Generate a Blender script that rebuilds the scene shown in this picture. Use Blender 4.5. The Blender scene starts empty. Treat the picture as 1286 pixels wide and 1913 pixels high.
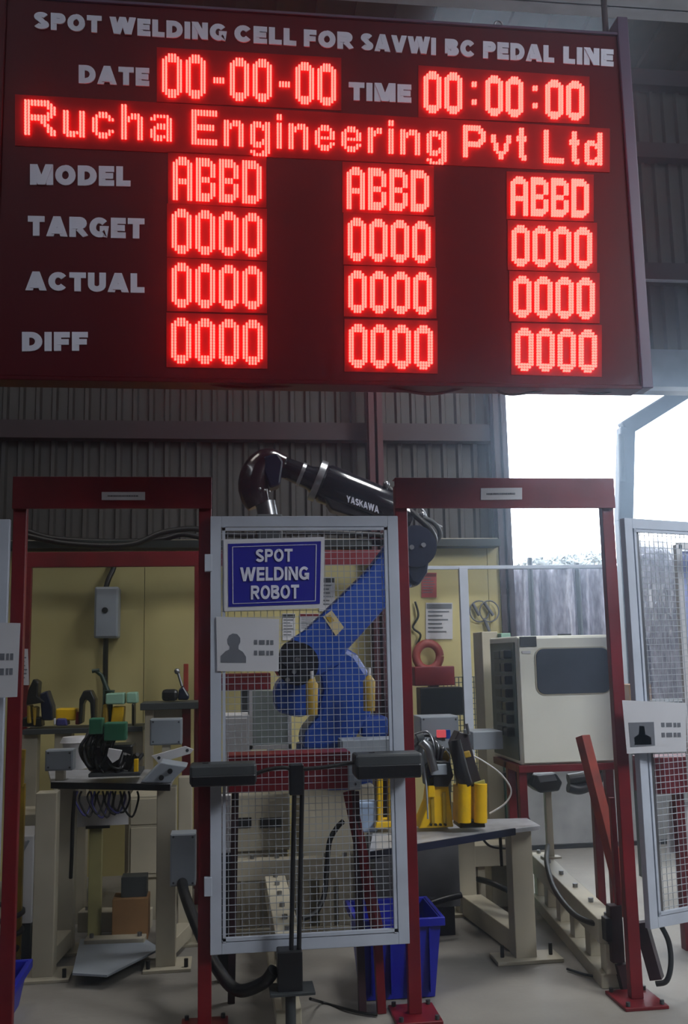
import bpy, bmesh, math, random
from mathutils import Vector, Matrix, Quaternion
random.seed(7)
S = bpy.context.scene
COL = S.collection

# ---------------------------------------------------------------- camera
FPX, HCAM = 1800.0, 1.4
U = Vector((-243, 12000, -1800)).normalized()
R = Vector((14350, 20.6, -1800)); R = (R - U * R.dot(U)).normalized()
F = U.cross(R)
ROT = Matrix((R, F, U))
cd = bpy.data.cameras.new('camera'); cam = bpy.data.objects.new('camera', cd); COL.objects.link(cam)
cd.sensor_fit = 'VERTICAL'; cd.sensor_height = 36.0; cd.lens = FPX / 1913 * 36.0
cd.clip_start = 0.05; cd.clip_end = 200
M4 = ROT.to_4x4(); M4.translation = Vector((0, 0, HCAM)); cam.matrix_world = M4
S.camera = cam

# ---------------------------------------------------------------- world, lamps, exposure
S.view_settings.view_transform = 'Standard'; S.view_settings.look = 'None'
S.view_settings.exposure = 0.0; S.view_settings.gamma = 1.0; S.view_settings.use_curve_mapping = False
S.cycles.use_denoising = True
S.cycles.max_bounces = 6; S.cycles.sample_clamp_indirect = 4.0
w = bpy.data.worlds.new('overcast_sky'); S.world = w; w.use_nodes = True
bg = w.node_tree.nodes['Background']; bg.inputs[0].default_value = (0.82, 0.90, 1.0, 1); bg.inputs[1].default_value = 6.5

def area(name, loc, target, size, power, color=(1, 1, 1), spread=180):
    l = bpy.data.lights.new(name, 'AREA'); l.shape = 'RECTANGLE'; l.size, l.size_y = size; l.energy = power; l.color = color; l.spread = math.radians(spread)
    o = bpy.data.objects.new(name, l); COL.objects.link(o); o.location = loc
    o.rotation_euler = (Vector(target) - Vector(loc)).to_track_quat('-Z', 'Y').to_euler()
    return o
area('high_bay_or_fill_lamp', (1.9, 4.9, 5.4), (1.9, 4.9, 0), (1.2, 1.2), 58, (0.96, 0.98, 1.0), 110)
area('high_bay_or_fill_lamp', (-1.6, 5.0, 5.4), (-1.2, 5.0, 0), (1.2, 1.2), 11, (1.0, 0.97, 0.92), 110)
area('high_bay_or_fill_lamp', (4.6, 0.6, 4.4), (1.9, 4.8, 0.7), (1.5, 1.5), 48, (0.9, 0.95, 1.0), 75)  # unseen fill added at front right to brighten the cabinet front
area('high_bay_or_fill_lamp', (0.4, 0.0, 5.4), (0.4, 1.5, 0), (1.2, 1.2), 3, (0.95, 0.97, 1.0), 140)  # weak unseen ambient fill added above the viewer

# ---------------------------------------------------------------- helpers
def ray(px, py): return ROT @ Vector((px - 643, -(py - 956.5), -FPX))
def P(px, py, Y):
    v = ray(px, py); t = Y / v.y; return Vector((v.x * t, Y, HCAM + v.z * t))
def Zp(px, py, z=0.0):
    v = ray(px, py); t = (z - HCAM) / v.z; return Vector((v.x * t, v.y * t, z))

def lin(h):
    h = h.lstrip('#'); c = [int(h[i:i + 2], 16) / 255 for i in (0, 2, 4)]
    return tuple((x / 12.92 if x <= 0.04045 else ((x + 0.055) / 1.055) ** 2.4) for x in c) + (1,)
MATS = {}
def mat(name, col, rough=0.5, metal=0.0, var=0.18, scale=6.0, bump=0.0, bscale=40.0, coat=0.0, alpha=1.0, trans=0.0, stretch=None, spec=0.5):
    if name in MATS: return MATS[name]
    m = bpy.data.materials.new(name); m.use_nodes = True; nt = m.node_tree; b = nt.nodes['Principled BSDF']
    c = lin(col)
    tc = nt.nodes.new('ShaderNodeTexCoord'); n = nt.nodes.new('ShaderNodeTexNoise'); n.inputs['Scale'].default_value = scale; n.inputs['Detail'].default_value = 5
    src = tc.outputs['Object']
    if stretch:
        mp = nt.nodes.new('ShaderNodeMapping'); mp.inputs['Scale'].default_value = stretch; nt.links.new(src, mp.inputs[0]); src = mp.outputs[0]
    nt.links.new(src, n.inputs['Vector'])
    r = nt.nodes.new('ShaderNodeValToRGB'); r.color_ramp.elements[0].position = 0.32; r.color_ramp.elements[1].position = 0.68
    r.color_ramp.elements[0].color = tuple(x * (1 - var) for x in c[:3]) + (1,)
    r.color_ramp.elements[1].color = tuple(min(1, x * (1 + var)) for x in c[:3]) + (1,)
    nt.links.new(n.outputs['Fac'], r.inputs[0]); nt.links.new(r.outputs[0], b.inputs['Base Color'])
    b.inputs['Roughness'].default_value = rough; b.inputs['Metallic'].default_value = metal
    b.inputs['Coat Weight'].default_value = coat; b.inputs['Alpha'].default_value = alpha
    b.inputs['Transmission Weight'].default_value = trans; b.inputs['Specular IOR Level'].default_value = spec
    if bump:
        n2 = nt.nodes.new('ShaderNodeTexNoise'); n2.inputs['Scale'].default_value = bscale; nt.links.new(src, n2.inputs['Vector'])
        bp = nt.nodes.new('ShaderNodeBump'); bp.inputs['Strength'].default_value = bump; bp.inputs['Distance'].default_value = 0.02
        nt.links.new(n2.outputs['Fac'], bp.inputs['Height']); nt.links.new(bp.outputs[0], b.inputs['Normal'])
    MATS[name] = m; return m
def emit(name, col, strength):
    m = bpy.data.materials.new(name); m.use_nodes = True; b = m.node_tree.nodes['Principled BSDF']
    b.inputs['Base Color'].default_value = (0.02, 0.0, 0.0, 1); b.inputs['Emission Color'].default_value = col; b.inputs['Emission Strength'].default_value = strength
    MATS[name] = m; return m

red = mat('red_paint', '#640c16', 0.42, var=0.22, scale=5, spec=0.4)
rust = mat('orange_primer', '#7c2716', 0.55, var=0.3, scale=9)
grey_al = mat('pale_grey_frame_paint', '#a9b0bd', 0.4, var=0.08)
cream = mat('cream_paint', '#a8a18e', 0.5, var=0.12, scale=4)
creamwall = mat('cream_partition', '#b8ad76', 0.6, var=0.1, scale=1.3)
blackp = mat('black_plastic', '#111216', 0.35, var=0.2)
blackr = mat('black_rubber', '#0b0b0d', 0.45, var=0.2)
dgrey = mat('dark_grey_plastic', '#34383a', 0.5, var=0.12)
gloss = mat('glossy_black_paint', '#15151c', 0.16, var=0.1, coat=0.6)
silver = mat('brushed_metal', '#8d8f93', 0.3, metal=0.9, var=0.1)
blue = mat('blue_paint', '#13419a', 0.35, var=0.12, scale=4)
navy = mat('navy_paint', '#0d142c', 0.3, var=0.15)
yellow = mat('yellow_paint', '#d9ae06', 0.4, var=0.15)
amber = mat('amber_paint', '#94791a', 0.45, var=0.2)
white = mat('white_paint', '#c9c9cc', 0.45, var=0.05)
paper = mat('white_paper', '#b9bac0', 0.6, var=0.05)
steelg = mat('grey_enclosure_paint', '#8b939c', 0.4, var=0.06)
steeltop = mat('scuffed_steel_plate', '#b0b2b7', 0.35, metal=0.3, var=0.2, scale=12)
cabw = mat('ivory_enclosure_paint', '#d3d3c8', 0.42, var=0.04)
smoke = mat('smoked_window', '#3a3f49', 0.3, var=0.1)
green = mat('green_paint', '#2e6b50', 0.4, var=0.2)
mint = mat('pale_green_plate', '#7fa591', 0.45, var=0.1)
crateb = mat('blue_crate_plastic', '#111a92', 0.38, var=0.1)
card = mat('brown_cardboard', '#8a6742', 0.8, var=0.15)
inkb = mat('dark_ink', '#25262c', 0.6, var=0.05)
inkg = mat('grey_ink', '#5d6068', 0.6, var=0.05)
signblue = mat('sign_blue', '#1b1c86', 0.35, var=0.03)
letter = mat('sign_letter_white', '#c4c6d6', 0.5, var=0.03)
bletter = mat('vinyl_letter_grey', '#cfd0de', 0.5, var=0.04)
boardm = mat('board_face', '#440812', 0.4, var=0.08, scale=2, spec=0.15)
boardframe = mat('board_frame_paint', '#4a3a52', 0.35, var=0.1)
modm = mat('led_face_with_glow', '#8a090e', 0.6, var=0.1, spec=0.2)  # face painted redder to stand for LED glow around the digits
ledm = emit('lit_red_led', (1.0, 0.046, 0.036, 1), 9.5)
zinc = mat('corrugated_sheet', '#3d3a38', 0.5, metal=0.1, var=0.16, scale=2.2, stretch=(6, 1, 0.3))
roofm = mat('roof_sheet', '#5b4a3e', 0.6, var=0.15)
girt = mat('dark_red_steel', '#260c14', 0.5, var=0.2)
beamg = mat('pale_beam_paint', '#c3c7d4', 0.5, var=0.1)
conc = mat('concrete_floor', '#7f7b74', 0.55, var=0.26, scale=1.3, bump=0.12, bscale=18)
tarp = mat('grey_tarpaulin', '#94929c', 0.2, var=0.3, scale=7, bump=1.0, bscale=6, stretch=(4, 4, 1.2), coat=0.4)
ground = mat('outdoor_ground', '#8a8478', 0.9, var=0.2)
leaf = mat('hazed_foliage', '#a3a8a6', 0.8, var=0.3)  # leaves coloured pale to stand for haze in front of them
wirem = mat('pale_wire', '#a2a8b0', 0.4, metal=0.3, var=0.05)
purple = mat('purple_plastic', '#3c3a78', 0.4)

class MB:
    def __init__(s): s.v = []; s.f = []; s.sm = []
    def add(s, vs, fs, smooth=False):
        o = len(s.v); s.v += [Vector(p) for p in vs]
        for f in fs: s.f.append([i + o for i in f]); s.sm.append(smooth)
        return s
    def hexa(s, a, b):  # two quads, matching order
        return s.add(list(a) + list(b), [(0, 1, 2, 3), (7, 6, 5, 4), (0, 4, 5, 1), (1, 5, 6, 2), (2, 6, 7, 3), (3, 7, 4, 0)])
    def box(s, x0, x1, y0, y1, z0, z1):
        return s.hexa([(x0, y0, z0), (x0, y1, z0), (x1, y1, z0), (x1, y0, z0)], [(x0, y0, z1), (x0, y1, z1), (x1, y1, z1), (x1, y0, z1)])
    def cbox(s, c, sx, sy, sz):
        return s.box(c[0] - sx / 2, c[0] + sx / 2, c[1] - sy / 2, c[1] + sy / 2, c[2] - sz / 2, c[2] + sz / 2)
    def fbox(s, x0, y0, x1, y1, Y, d):     # front face seen at depth Y, d metres deep
        ym = (y0 + y1) / 2; xm = (x0 + x1) / 2
        return s.box(P(x0, ym, Y).x, P(x1, ym, Y).x, Y, Y + d, P(xm, y1, Y).z, P(xm, y0, Y).z)
    def bar(s, a, b, w, h, up=(0, 0, 1)):
        a = Vector(a); b = Vector(b); d = (b - a).normalized(); up = Vector(up)
        if abs(d.dot(up)) > 0.98: up = Vector((0, 1, 0))
        x = d.cross(up).normalized() * w / 2; y = x.cross(d).normalized() * h / 2
        q = [-x - y, x - y, x + y, -x + y]
        return s.hexa([a + k for k in q], [b + k for k in q])
    def prism(s, poly, off):               # closed outline pushed along off
        off = Vector(off); n = len(poly); a = [Vector(p) for p in poly]; b = [p + off for p in a]
        return s.add(a + b, [tuple(range(n)), tuple(range(2 * n - 1, n - 1, -1))] + [(i, i + n, (i + 1) % n + n, (i + 1) % n) for i in range(n)])
    def pprism(s, pts, Y, d): return s.prism([P(x, y, Y) for x, y in pts], (0, d, 0))
    def tube(s, pts, r, seg=10, smooth=True, cap=True):
        pts = [Vector(p) for p in pts]; rs = r if isinstance(r, (list, tuple)) else [r] * len(pts)
        n = None; vs = []
        for i, p in enumerate(pts):
            t = (pts[min(i + 1, len(pts) - 1)] - pts[max(i - 1, 0)]).normalized()
            if n is None:
                n = t.orthogonal().normalized()
            n = (n - t * n.dot(t)).normalized(); bb = t.cross(n)
            for k in range(seg):
                a = 2 * math.pi * k / seg; vs.append(p + (n * math.cos(a) + bb * math.sin(a)) * rs[i])
        fs = [(i * seg + k, i * seg + (k + 1) % seg, (i + 1) * seg + (k + 1) % seg, (i + 1) * seg + k) for i in range(len(pts) - 1) for k in range(seg)]
        s.add(vs, fs, smooth)
        if cap:
            s.add(vs[:seg], [tuple(range(seg - 1, -1, -1))]); s.add(vs[-seg:], [tuple(range(seg))])
        return s
    def cyl(s, a, b, r, r2=None, seg=20): return s.tube([a, b], [r, r if r2 is None else r2], seg)
    def ball(s, c, r, sz=1.0, seg=12):
        c = Vector(c); n = 7
        pts = [c + Vector((0, 0, -r * sz * math.cos(math.pi * i / n))) for i in range(n + 1)]
        rs = [max(0.0005, r * math.sin(math.pi * i / n)) for i in range(n + 1)]
        vs = []
        for p, q in zip(pts, rs):
            for k in range(seg):
                a = 2 * math.pi * k / seg; vs.append(p + Vector((math.cos(a) * q, math.sin(a) * q, 0)))
        return s.add(vs, [(i * seg + k, i * seg + (k + 1) % seg, (i + 1) * seg + (k + 1) % seg, (i + 1) * seg + k) for i in range(n) for k in range(seg)], True)
    def build(s, name, m, parent=None, bevel=0.0, **tags):
        org = Vector((0, 0, 0))
        if parent is not None: org = Vector(parent['_o'])
        else:
            xs = [p.x for p in s.v]; ys = [p.y for p in s.v]; zs = [p.z for p in s.v]
            if tags.get('category'): org = Vector(((min(xs) + max(xs)) / 2, (min(ys) + max(ys)) / 2, min(zs)))
        me = bpy.data.meshes.new(name); me.from_pydata([p - org for p in s.v], [], s.f); me.materials.append(m)
        me.polygons.foreach_set('use_smooth', s.sm); me.update()
        o = bpy.data.objects.new(name, me); COL.objects.link(o)
        if parent is not None: o.parent = parent
        else: o.location = org
        o['_o'] = org
        if len(s.f) < 20000:
            bm = bmesh.new(); bm.from_mesh(me); bmesh.ops.recalc_face_normals(bm, faces=bm.faces); bm.to_mesh(me); bm.free()
        if bevel:
            md = o.modifiers.new('bevel', 'BEVEL'); md.width = bevel; md.segments = 2; md.limit_method = 'ANGLE'
        for k, v in tags.items(): o[k] = v
        return o
def thing(name, label, cat, loc, group=None):
    o = bpy.data.objects.new(name, None); COL.objects.link(o); o.location = loc; o['_o'] = Vector(loc)
    o['label'] = label; o['category'] = cat
    if group: o['group'] = group
    return o
def curve(pts, n=8):                        # Catmull-Rom
    pts = [Vector(p) for p in pts]; q = [pts[0]] + pts + [pts[-1]]; out = []
    for i in range(1, len(q) - 2):
        a, b, c, d = q[i - 1], q[i], q[i + 1], q[i + 2]
        for k in range(n):
            t = k / n; out.append(0.5 * ((2 * b) + (c - a) * t + (2 * a - 5 * b + 4 * c - d) * t * t + (3 * b - a - 3 * c + d) * t ** 3))
    out.append(pts[-1]); return out
def quadmap(q, Y):
    """q = (xL, topL, botL, xR, topR, botR[, xLb, xRb]); u right, v up -> point on the upright plane y = Y"""
    xL, tL, bL, xR, tR, bR = q[:6]; xLb, xRb = (q[6], q[7]) if len(q) > 6 else (xL, xR)
    def f(u, v):
        t = (xL + (xR - xL) * u, tL + (tR - tL) * u); b = (xLb + (xRb - xLb) * u, bL + (bR - bL) * u)
        return P(b[0] + (t[0] - b[0]) * v, b[1] + (t[1] - b[1]) * v, Y)
    return f
def arc(cx, cy, rx, ry, a0, a1, n=9):
    return [(cx + rx * math.cos(math.radians(a0 + (a1 - a0) * i / n)), cy + ry * math.sin(math.radians(a0 + (a1 - a0) * i / n))) for i in range(n + 1)]
def glyphs(t):
    """centre lines of block capitals, cap height 1, stroke thickness t -> {letter: (width, [polylines])}"""
    h = t / 2; T = 1 - h; g = {}
    def W(w): return w - h
    g['I'] = (t, [[(h, 0), (h, 1)]])
    g['L'] = (.62, [[(h, 1), (h, h), (.62, h)]])
    g['T'] = (.74, [[(0, T), (.74, T)], [(.37, T), (.37, 0)]])
    g['E'] = (.66, [[(.66, T), (h, T), (h, h), (.66, h)], [(h, .5), (.62, .5)]])
    g['F'] = (.64, [[(.64, T), (h, T), (h, 0)], [(h, .47), (.6, .47)]])
    g['N'] = (.8, [[(h, 0), (h, 1)], [(W(.8), 0), (W(.8), 1)], ('par', (h, 1), (W(.8), 0))])
    g['M'] = (1.0, [[(h, 0), (h, 1)], [(W(1.0), 0), (W(1.0), 1)], ('par', (h + .02, 1), (.5, 0)), ('par', (1 - h - .02, 1), (.5, 0))])
    g['A'] = (.92, [('par', (h, 0), (.46, 1)), ('par', (.92 - h, 0), (.46, 1)), [(.22, .27), (.70, .27)]])
    g['V'] = (.9, [('par', (h, 1), (.45, 0)), ('par', (.9 - h, 1), (.45, 0))])
    g['W'] = (1.3, [('par', (h, 1), (.37, 0)), ('par', (.65, 1), (.37, 0)), ('par', (.65, 1), (.93, 0)), ('par', (1.3 - h, 1), (.93, 0))])
    g['Y'] = (.8, [[(h * .8, 1), (.4, .42), (.8 - h * .8, 1)], [(.4, .45), (.4, 0)]])
    g['K'] = (.8, [[(h, 0), (h, 1)], [(h, .36), (.68, .97)], [(.32, .58), (.7, .03)]])
    g['O'] = (.88, [arc(.44, .5, .44 - h, .5 - h, 90, 450, 20)])
    g['C'] = (.84, [arc(.44, .5, .44 - h, .5 - h, 38, 322, 16)])
    g['G'] = (.86, [arc(.44, .5, .44 - h, .5 - h, 40, 318, 16) + [(W(.86), .16), (W(.86), .42), (.46, .42)]])
    g['U'] = (.8, [[(h, 1), (h, .38)] + arc(.4, .38, .4 - h, .38 - h, 180, 360, 10) + [(W(.8), 1)]])
    g['D'] = (.82, [[(.36, h), (h, h), (h, T), (.36, T)] + arc(.36, .5, .46 - h, .5 - h, 90, -90, 12)])
    g['P'] = (.74, [[(h, 0), (h, T), (.44, T)] + arc(.44, .69, .30 - h, .31 - h, 90, -90, 8) + [(h, .38 + h)]])
    g['R'] = (.8, [[(h, 0), (h, T), (.46, T)] + arc(.46, .7, .31 - h, .30 - h, 90, -90, 8) + [(h, .4 + h)], [(.42, .42), (.72, 0)]])
    g['B'] = (.78, [[(h, h), (h, T), (.42, T)] + arc(.42, .74, .31 - h, .26 - h, 90, -90, 8) + [(h, .5)], [(.42, .5)] + arc(.45, .26 + h * .2, .33 - h, .26 - h * .8, 90, -90, 8) + [(h, h)]])
    g['S'] = (.76, [arc(.38, .73, .36 - h, .27 - h, 20, 235, 12) + arc(.38, .27, .38 - h, .27 - h, 60, -165, 12)])
    return g
def ribbon(pts, w):
    """thick line with mitred joins as quads"""
    if pts[0] == 'par':
        (a, b), (c, d) = pts[1:]; k = w * .56; return [tuple(Vector(v) for v in ((a - k, b), (a + k, b), (c + k, d), (c - k, d)))]
    pts = [Vector((p[0], p[1])) for p in pts]; pts = [p for i, p in enumerate(pts) if i == 0 or (p - pts[i - 1]).length > 1e-4]; out = []
    closed = (pts[0] - pts[-1]).length < 1e-3
    for i, p in enumerate(pts):
        a = pts[i - 1] if i else (pts[-2] if closed else None); b = pts[i + 1] if i < len(pts) - 1 else (pts[1] if closed else None)
        d1 = (p - a).normalized() if a is not None else None; d2 = (b - p).normalized() if b is not None else None
        d1 = d1 or d2; d2 = d2 or d1
        n1 = Vector((-d1.y, d1.x)); n2 = Vector((-d2.y, d2.x)); m = (n1 + n2); m = m.normalized() if m.length > .2 else n1
        k = min(1.9, 1 / max(.3, m.dot(n1))); out.append((p + m * w / 2 * k, p - m * w / 2 * k))
    return [(out[i][0], out[i + 1][0], out[i + 1][1], out[i][1]) for i in range(len(out) - 1)]
def lettering(txt, q, Y, m, parent, bold=.22, thick=0.003, name='lettering', gap=.09, **tags):
    g = glyphs(bold); x = 0; quads = []
    for ch in txt:
        w_, ls = g[ch]
        for li, l in enumerate(ls):
            for ki, k in enumerate(ribbon(l, bold)): quads.append((li * .0012 + ki * .00012, [(x + p.x, min(1, max(0, p.y))) for p in k]))
        x += w_ + gap
    x -= gap; f = quadmap(q, Y); mb = MB()
    for dy, k in quads:
        mb.prism([f(a / x, b) - Vector((0, dy, 0)) for a, b in k], (0, thick, 0))
    return mb.build(name, m, parent, **tags)
def plate(q, Y, d, name, m, parent=None, bevel=0, **tags):
    f = quadmap(q, Y); a = [f(0, 0), f(1, 0), f(1, 1), f(0, 1)]
    return MB().prism(a, (0, d, 0)).build(name, m, parent, bevel, **tags)

# ================================================================ STRUCTURE
YW = 7.0
MB().box(-4.5, 8.5, -3.5, YW + 0.2, -0.1, 0.0).build('floor', conc, kind='structure')
MB().box(-30, 30, YW + 0.2, 60, -0.3, -0.05).build('ground', ground, kind='structure')
xo = P(947, 850, YW).x; zo = P(1000, 722, YW).z; ztop = 6.15
def sheet(x0, x1, z0, z1, parent, name='cladding_sheet', pitch=0.115):
    n = max(1, round((x1 - x0) / pitch)); p = (x1 - x0) / n; pr = []
    for i in range(n):
        a = x0 + i * p; pr += [(a, 0.0), (a + p * .55, 0.0), (a + p * .66, -.03), (a + p * .89, -.03)]
    pr.append((x1, 0.0)); vs = []; m = len(pr)
    for z in (z0, z1):
        vs += [(x, YW + y - 0.02, z) for x, y in pr]
    return MB().add(vs, [(i, i + 1, i + 1 + m, i + m) for i in range(m - 1)]).build(name, zinc, parent)
wb = MB().box(-4.5, xo, YW, YW + 0.2, 0, ztop).box(xo, 8.5, YW, YW + 0.2, zo, ztop).build('wall_back', girt, kind='structure')
MB().box(xo, 8.3, YW, YW + 0.15, 0, 0.75).build('wall_parapet', mat('pale_parapet', '#8e8f90', .6), kind='structure')
MB().box(xo, 8.3, YW - .03, YW, 0, 0.03).build('baseboard_back', blackp, kind='structure')
xx = -4.5
while xx < xo - 0.1:
    x2 = min(xx + 1.03, xo); sheet(xx, x2, 2.1, ztop, wb); xx = x2
while xx < 8.4:
    x2 = min(xx + 1.03, 8.5); sheet(xx, x2, zo + 0.05, ztop, wb); xx = x2
MB().box(-4.5, -4.3, -3.5, YW, 0, ztop).build('wall_left', zinc, kind='structure')
MB().box(8.3, 8.5, -3.5, YW, 0, ztop).build('wall_right', zinc, kind='structure')
MB().box(-4.5, 8.5, -3.7, -3.5, 0, 7).build('wall_front', zinc, kind='structure')
ce = MB().hexa([(-4.5, -3.6, 7.4), (-4.5, YW + .4, ztop), (8.5, YW + .4, ztop), (8.5, -3.6, 7.4)], [(-4.5, -3.6, 7.5), (-4.5, YW + .4, ztop + .1), (8.5, YW + .4, ztop + .1), (8.5, -3.6, 7.5)]).build('ceiling', roofm, kind='structure')
for i in range(24):
    x = -0.2 + i * 0.3
    MB().hexa([(x, 3.0, 6.62), (x, YW, ztop - .01), (x + .06, YW, ztop - .01), (x + .06, 3.0, 6.62)], [(x, 3.0, 6.7), (x, YW, ztop + .04), (x + .06, YW, ztop + .04), (x + .06, 3.0, 6.7)]).build('roof_rib', roofm, ce)
# cream partition in front of the cladding
zc = 2.2
pt = thing('partition_wall', 'long cream painted partition along the back wall behind the robot', 'partition', (0, 6.8, 0))
pt['kind'] = 'structure'; del pt['category']
x = -4.2; first = True
while x < xo - 0.05:
    x2 = min(x + 1.22, xo - 0.02); MB().box(x + .002, min(x2, xo - .1) - .002, 6.78, 6.86, 0, zc).build('partition_panel', creamwall, pt); x = x2
MB().box(-4.2, xo - .1, 6.76, 6.88, zc, zc + .03).build('cap_rail', cream, pt)
# steel: columns, girts, crane girder
def hcol(px, py, Y, w, z1, name, m=girt):
    x = P(px, py, Y).x
    return MB().box(x - w / 2, x + w / 2, Y, Y + .02, 0, z1).box(x - .01, x + .01, Y, Y + .1, 0, z1).box(x - w / 2, x + w / 2, Y + .09, Y + .11, 0, z1).build(name, m, kind='structure')
hcol(702, 780, 6.62, .1, 6.2, 'trim_1', mat('column_red', '#400e18', 0.5))
hcol(940, 900, 6.74, .1, 6.2, 'trim_2', girt)
zg = P(400, 806, 6.9).z
for i, (z, h) in enumerate(((zg, .13), (4.35, .15), (P(1230, 285, 6.9).z, .13), (P(1230, 150, 6.9).z, .14))):
    MB().box(-4.3, 8.3 if i else xo - .12, 6.86, 6.97, z - h / 2, z + h / 2).build('trim_%d' % (i + 3), girt, kind='structure')
MB().cyl((3.0, 6.84, P(1250, 525, 6.84).z), (8.2, 6.84, P(1250, 525, 6.84).z), .012, seg=10).build('trim_7', grey_al, kind='structure')
MB().box(xo - .05, 8.3, 6.88, 7.0, zo - .02, zo + .28).build('trim_8', mat('lintel_grey', '#5a6270', 0.5), kind='structure')
yg = 4.3; zgd = P(1180, 36, yg + .18).z
MB().box(-4.3, 8.3, yg, yg + .18, zgd, zgd + .015).box(-4.3, 8.3, yg + .085, yg + .095, zgd, zgd + .35).box(-4.3, 8.3, yg, yg + .18, zgd + .335, zgd + .35).build('trim_9', beamg, kind='structure')

# ================================================================ LED BOARD
YB = 3.4
bx0, bx1 = -0.80, 1.585; bz0, bz1 = P(600, 712, YB).z, P(1165, 68, YB).z
bd = thing('display_board', 'large dark maroon electronic production board with red lit digits hung above the fence', 'display board', ((bx0 + bx1) / 2, YB, bz0))
MB().box(bx0, bx1, YB, YB + .09, bz0, bz1).build('panel', boardm, bd, 0.004)
MB().box(bx1, bx1 + .045, YB - .012, YB + .09, bz0 - .01, bz1 + .08).build('side_post', boardframe, bd, 0.004)
MB().box(bx0 - .04, bx0, YB - .012, YB + .09, bz0 - .01, bz1 + .02).build('side_post', boardm, bd, 0.004)
MB().box(bx0, bx1, YB - .008, YB + .09, bz1, bz1 + .012).build('top_trim', boardframe, bd, 0.002)
MB().box(bx0, bx1, YB - .008, YB + .09, bz0 - .014, bz0).build('bottom_trim', boardm, bd, 0.002)
rp = P(932, 48, YB + .04); MB().tube([rp + Vector((math.cos(a) * .017, 0, math.sin(a) * .02)) for a in [i * math.pi / 8 for i in range(17)]], .004, 6).build('lifting_ring', silver, bd)
for x in (bx1 - .02, -.5):
    MB().cyl((x, YB + .06, bz1), (x, YB + .06, zgd + .2), .012, seg=10).bar((x, YB + .06, zgd + .18), (x, yg + .05, zgd + .18), .04, .04).build('hanger_rod', girt, bd)
WORDS = [('SPOT', 63, 190), ('WELDING', 205, 424), ('CELL', 438, 554), ('FOR', 568, 660), ('SAVWI', 674, 815), ('BC', 832, 888), ('PEDAL', 903, 1036), ('LINE', 1053, 1147)]
tb = lambda x: 53.5 + (x - 63) * .0655
for t, a, b in WORDS:
    lettering(t, (a, tb(a) - 32, tb(a), b, tb(b) - 32, tb(b)), YB - .004, bletter, bd, .29, .005)
for t, q in (('DATE', (147, 121, 155, 279, 127, 161)), ('TIME', (652, 153, 187, 769, 158, 192)), ('MODEL', (56, 307, 345, 244, 311, 348)), ('TARGET', (52, 403, 440, 270, 408, 446)), ('ACTUAL', (48, 507, 542, 270, 511, 547)), ('DIFF', (41, 620, 656, 164, 620, 655))):
    lettering(t, q, YB - .004, bletter, bd, .29, .005)
G = {}
G['0'] = ['..###..', '.#####.', '#######', '##...##'] + ['##...##'] * 9 + ['#######', '.#####.', '..###..']
G['A'] = ['..###..', '.#####.', '#######'] + ['##...##'] * 5 + ['#######'] * 2 + ['##...##'] * 6
G['B'] = ['#####..', '######.', '#######'] + ['##...##'] * 4 + ['#####..'] * 2 + ['##...##'] * 4 + ['#######', '######.', '#####..']
G['D'] = ['#####..', '######.', '#######'] + ['##...##'] * 10 + ['#######', '######.', '#####..']
def txtdots(s, glyphs, gap=1):
    pts = []; x = 0
    for ch in s:
        g = glyphs[ch]; w_ = len(g[0])
        for r, row in enumerate(g):
            for c, k in enumerate(row):
                if k == '#': pts.append((x + c, r))
        x += w_ + gap
    return pts, x - gap
L = {}
def g12(rows, top=0): return ['.' * len(rows[0])] * top + rows
L['R'] = ['########..', '#########.', '##.....###', '##......##', '##.....###', '#########.', '########..', '##...##...', '##....##..', '##.....##.', '##.....###', '##......##']
L['u'] = g12(['##...##'] * 7 + ['##..###', '.####.#'.replace('.#', '##', 1)], 3)
L['u'] = g12(['##...##'] * 6 + ['##...##', '#######', '.###.##'], 3)
L['c'] = g12(['..###..', '.#####.', '##...##', '##.....', '##.....', '##.....', '##...##', '.#####.', '..###..'], 3)
L['h'] = ['##.....'] * 3 + ['##.###.', '#######', '###..##'] + ['##...##'] * 6
L['a'] = g12(['.#####.', '##...##', '.....##', '..#####', '.######', '##...##', '##...##', '#######', '.###.##'], 3)
L['E'] = ['#########'] * 2 + ['##.......'] * 3 + ['########.'] * 2 + ['##.......'] * 3 + ['#########'] * 2
L['n'] = g12(['##.###.', '#######', '###..##'] + ['##...##'] * 6, 3)
L['g'] = g12(['.###.##', '#######', '##..###', '##...##', '##...##', '##...##', '##..###', '#######', '.###.##', '.....##', '##..###', '.#####.'], 3)
L['i'] = ['##', '##', '..'] + ['##'] * 9
L['e'] = g12(['..###..', '.#####.', '##...##', '##...##', '#######', '##.....', '##...##', '.#####.', '..###..'], 3)
L['r'] = g12(['##.##', '#####', '###..'] + ['##...'] * 6, 3)
L['P'] = ['#######..', '########.', '##....###', '##.....##', '##.....##', '##....###', '########.', '#######..'] + ['##.......'] * 4
L['v'] = g12(['##....##', '##....##', '##....##', '.##..##.', '.##..##.', '.##..##.', '..####..', '...##...', '...##...'], 3)
L['t'] = ['.##.'] * 3 + ['####'] * 2 + ['.##.'] * 5 + ['.###', '..##']
L['L'] = ['##......'] * 10 + ['########'] * 2
L['d'] = ['.....##'] * 3 + ['.###.##', '#######', '##..###', '##...##', '##...##', '##...##', '##..###', '#######', '.###.##']
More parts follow.
